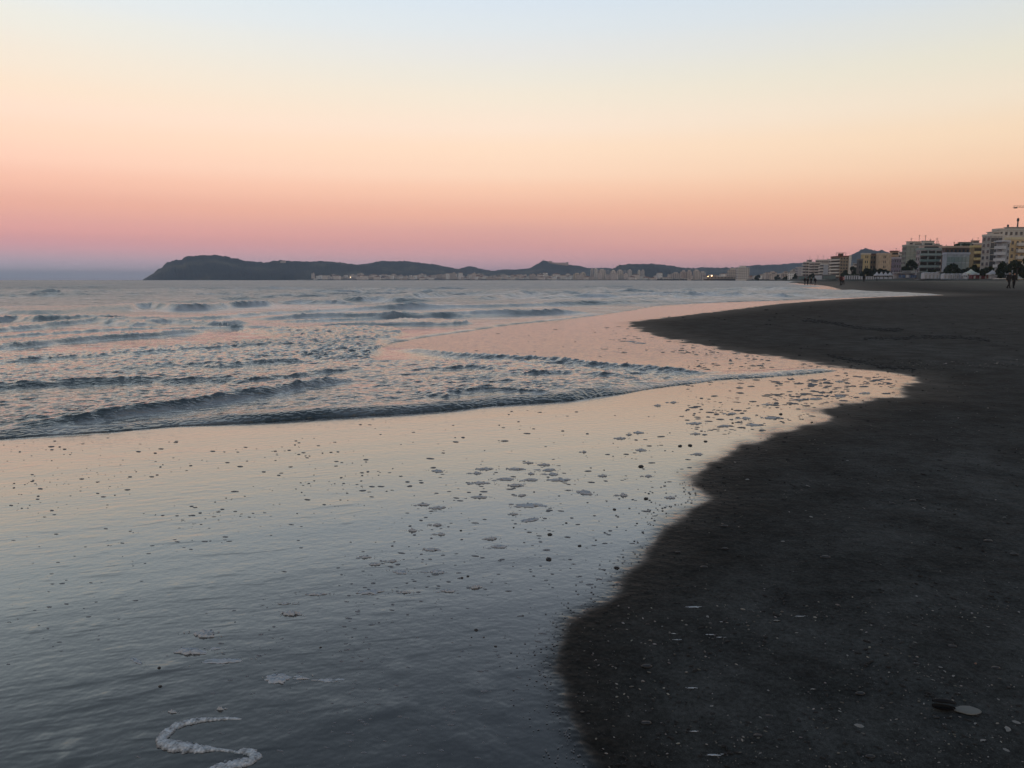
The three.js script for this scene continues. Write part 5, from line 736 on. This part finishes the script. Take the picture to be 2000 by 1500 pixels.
const pale = [[1517, 1213, 14], [1382, 1205, 10], [1358, 1186, 44, 1], [1562, 1204, 26, 1], [1409, 1215, 14, 1], [1320, 1250, 22, 1], [1388, 1240, 26, 1], [1405, 1245, 24, 1], [1315, 1238, 18, 1], [1678, 1419, 20], [1357, 1429, 24, 1], [1395, 1475, 44, 1], [1350, 1344, 28, 1], [1529, 1058, 9], [1640, 1385, 7], [1920, 1447, 16], [1965, 1466, 14], [1930, 1479, 6], [1822, 1329, 9], [1862, 1321, 10], [1837, 1304, 8], [1655, 1281, 8], [1930, 1240, 6], [1790, 1165, 8], [1655, 900, 6], [1804, 993, 10], [1962, 1011, 9], [1584, 1010, 9], [1460, 937, 10], [1577, 950, 12], [1905, 1414, 10], [1985, 1412, 16], [1968, 1425, 22], [1735, 1197, 7], [1990, 1196, 8], [1930, 1225, 7], [1845, 1312, 9], [1588, 1347, 12], [1500, 1350, 10], [1390, 1380, 9], [1485, 1402, 10], [1485, 1472, 8], [1640, 1390, 8]];
pale.forEach(([px, py, w, flat], i) => { const [x, y, z] = onSand(px, py), s = w / 1500 * -z / 2; if (flat) { const o = mesh('foam_patch', CLUMPS[i % 8], FOAM); o.position.set(x, y + 0.001, z); o.scale.set(s * 0.85, 0.0012, s * 0.22); tag(o, i === 11 ? 'grey ragged foam patch on the dark sand at the bottom edge' : 'thin dried foam film on the dark sand', 'foam patch', 'dried foam on the dark sand'); } else { const o = mesh('seashell', shellGeo, SHELL); o.position.set(x, y + 0.001, z); o.rotation.y = i * 1.7; o.scale.setScalar(s * 1.1); o.scale.y *= 0.8; tag(o, i === 0 ? 'pale seashell alone in the upper dark sand, brightest there' : i === 9 ? 'pale seashell with a flat rim in the lower middle of the dark sand' : px > 1780 && py > 1260 ? 'small pale seashell among many chips around the black mussel shell' : py < 1100 ? 'small pale seashell high up on the bare dark sand' : 'small pale seashell on the lower dark sand left of the mussel shell', 'seashell', i === 0 || i === 9 ? null : px > 1780 && py > 1260 ? 'pale shells around the mussel shell' : py < 1100 ? 'pale shells high on the dark sand' : 'pale shells on the lower dark sand'); } });
[[1263, 1302, 22], [1262, 1413, 22], [1415, 1028, 14], [1416, 1072, 13], [1324, 1079, 12], [1375, 1108, 14], [1612, 1089, 20], [1742, 984, 12], [1783, 978, 12], [1778, 831, 6], [1980, 1083, 16], [1930, 1057, 16], [1680, 1355, 20], [1502, 1400, 18], [1480, 1437, 16], [1790, 1297, 12], [1828, 1401, 14], [1265, 1220, 8], [1700, 1478, 20], [1860, 1263, 18], [1945, 1305, 16]].forEach(([px, py, w], i) => { const [x, y, z] = onSand(px, py), s = w / 1500 * -z / 2, o = mesh('pebble', stoneGeo[i % 3], STONE); o.position.set(x, y + s * 0.12, z); o.scale.set(s, s * 0.3, s * 0.55); tag(o, i === 0 ? 'black flat pebble on the dark sand, upper of two beside the wet edge' : i === 1 ? 'black flat pebble on the dark sand, lower of two beside the wet edge' : 'small black pebble on the dark damp sand', 'pebble', 'black pebbles on the dark sand'); });
{ const [x, y, z] = onSand(1905, 1297), o = mesh('seashell', shellGeo, RUST); o.position.set(x, y + 0.001, z); o.scale.setScalar(0.008); o.rotation.y = 1; tag(o, 'small rust-coloured seashell among the pale ones at the right', 'seashell'); }
{ // black mussel shell, open, beside a pale cuttlebone
  const [x, y, z] = onSand(1843, 1386), g = group('mussel_shell', x, y + 0.004, z, -0.25); tag(g, 'black mussel shell standing half open beside the pale cuttlebone', 'seashell');
  const half = (up) => { const p = [], idx = [], n = 20, m = 10; for (let j = 0; j <= m; j++) for (let i = 0; i <= n; i++) { const t = i / n, r = j / m * 2 - 1, w = 0.009 * Math.pow(Math.sin(Math.PI * Math.min(1, t * 0.9 + 0.1)), 0.6); p.push((t - 0.5) * 0.043, up * 0.0075 * Math.sqrt(Math.max(0, 1 - r * r)) * Math.pow(Math.sin(Math.PI * (0.08 + 0.84 * t)), 0.5), r * w); } for (let j = 0; j < m; j++) for (let i = 0; i < n; i++) { const a = j * (n + 1) + i, b = a + 1, c = a + n + 1, d = c + 1; idx.push(a, c, b, b, c, d); } const q = new THREE.BufferGeometry(); q.setAttribute('position', new THREE.Float32BufferAttribute(p, 3)); q.setIndex(idx); q.computeVertexNormals(); return q; };
  const a = mesh('upper_valve', half(1), DARKSHELL, g); a.rotation.x = -0.6; a.position.y = 0.012; g.scale.setScalar(1.25); const b = mesh('lower_valve', half(-1), DARKSHELL, g); b.position.y = 0.004;
  const [cx, cy, cz] = onSand(1888, 1389), c = mesh('cuttlebone', (() => { const q = new THREE.SphereGeometry(1, 24, 14), p = q.attributes.position; for (let i = 0; i < p.count; i++) { const t = p.getX(i), k = (t < 0 ? 1 - 0.55 * t * t : 1) * (1 + 0.22 * perlin(t * 3, p.getZ(i) * 3)); p.setZ(i, p.getZ(i) * k); p.setY(i, p.getY(i) * (1 + 0.15 * perlin(t * 6, p.getZ(i) * 6))); } q.computeVertexNormals(); return q; })(), std(0.13, 0.135, 0.132, 0.9)); c.position.set(cx, cy + 0.003, cz); c.scale.set(0.034, 0.004, 0.02); c.rotation.y = -0.08; tag(c, 'pale oval cuttlebone lying on the dark sand at the lower right', 'cuttlebone'); }
{
  reseed(77); const chips = [], dark = [];
  const put = (n, x0, y0, x1, y1, lo, hi, list) => { for (let i = 0; i < n; i++) { const px = rr(x0, x1), py = rr(y0, y1), [x, y, z] = onSand(px, py); if (wetAt(x, z) > -0.05) continue; const s = mix(lo, hi, Math.pow(rnd(), 3)) * -z / 1500, v = Math.pow(rnd(), 2.2) * 0.2 + 0.06; list.push([x, y + s * 0.05, z, s * rr(0.8, 2), s * 0.5, s * rr(0.6, 1), rr(0, 6.3), list === dark ? [0.012, 0.012, 0.013] : [v, v * rr(0.9, 1), v * rr(0.8, 1)]]); } };
  put(1000, 1450, 1180, 2000, 1500, 0.5, 3.2, chips); put(500, 1100, 1180, 1500, 1500, 0.6, 3, chips); put(500, 1350, 850, 2000, 1200, 0.4, 2.0, chips); put(260, 1700, 700, 2000, 860, 0.4, 1.6, chips); put(130, 1750, 705, 1990, 716, 0.4, 2, chips);
  put(1300, 1100, 1150, 2000, 1500, 1, 5, dark); put(1000, 1250, 820, 2000, 1180, 0.8, 4, dark); put(500, 1300, 600, 2000, 820, 0.5, 3, dark); put(300, 1640, 700, 1800, 735, 0.5, 2.5, dark);
  for (const [p, n] of [[[[1570, 625], [1620, 630], [1660, 638], [1710, 643], [1760, 645]], 420], [[[1690, 661], [1760, 660], [1830, 658], [1870, 658], [1930, 664]], 420], [[[1620, 694], [1660, 702], [1720, 716], [1790, 720]], 220]]) for (let i = 0; i < n; i++) { const k = rnd() * (p.length - 1), q = Math.floor(k), t = k - q, [x, y, z] = onSand(mix(p[q][0], p[q + 1][0], t), mix(p[q][1], p[q + 1][1], t) + (rnd() + rnd() - 1) * 3.5), s = mix(1, 5, rnd() ** 2) * -z / 1500; dark.push([x, y, z, s * 1.6, s * 0.5, s * 1.2, rr(0, 3), [0.012, 0.012, 0.013]]); }
  scatter('shell_debris', new THREE.IcosahedronGeometry(1, 0), std(1, 1, 1, 0.7), chips, 'countless tiny pale shell chips and grains on the dark sand', true);
  scatter('wrack_debris', new THREE.IcosahedronGeometry(1, 0), std(1, 1, 1, 0.9), dark, 'dark wrack lines and grains strewn over the damp sand', true);
}

renderer.render(scene, camera);
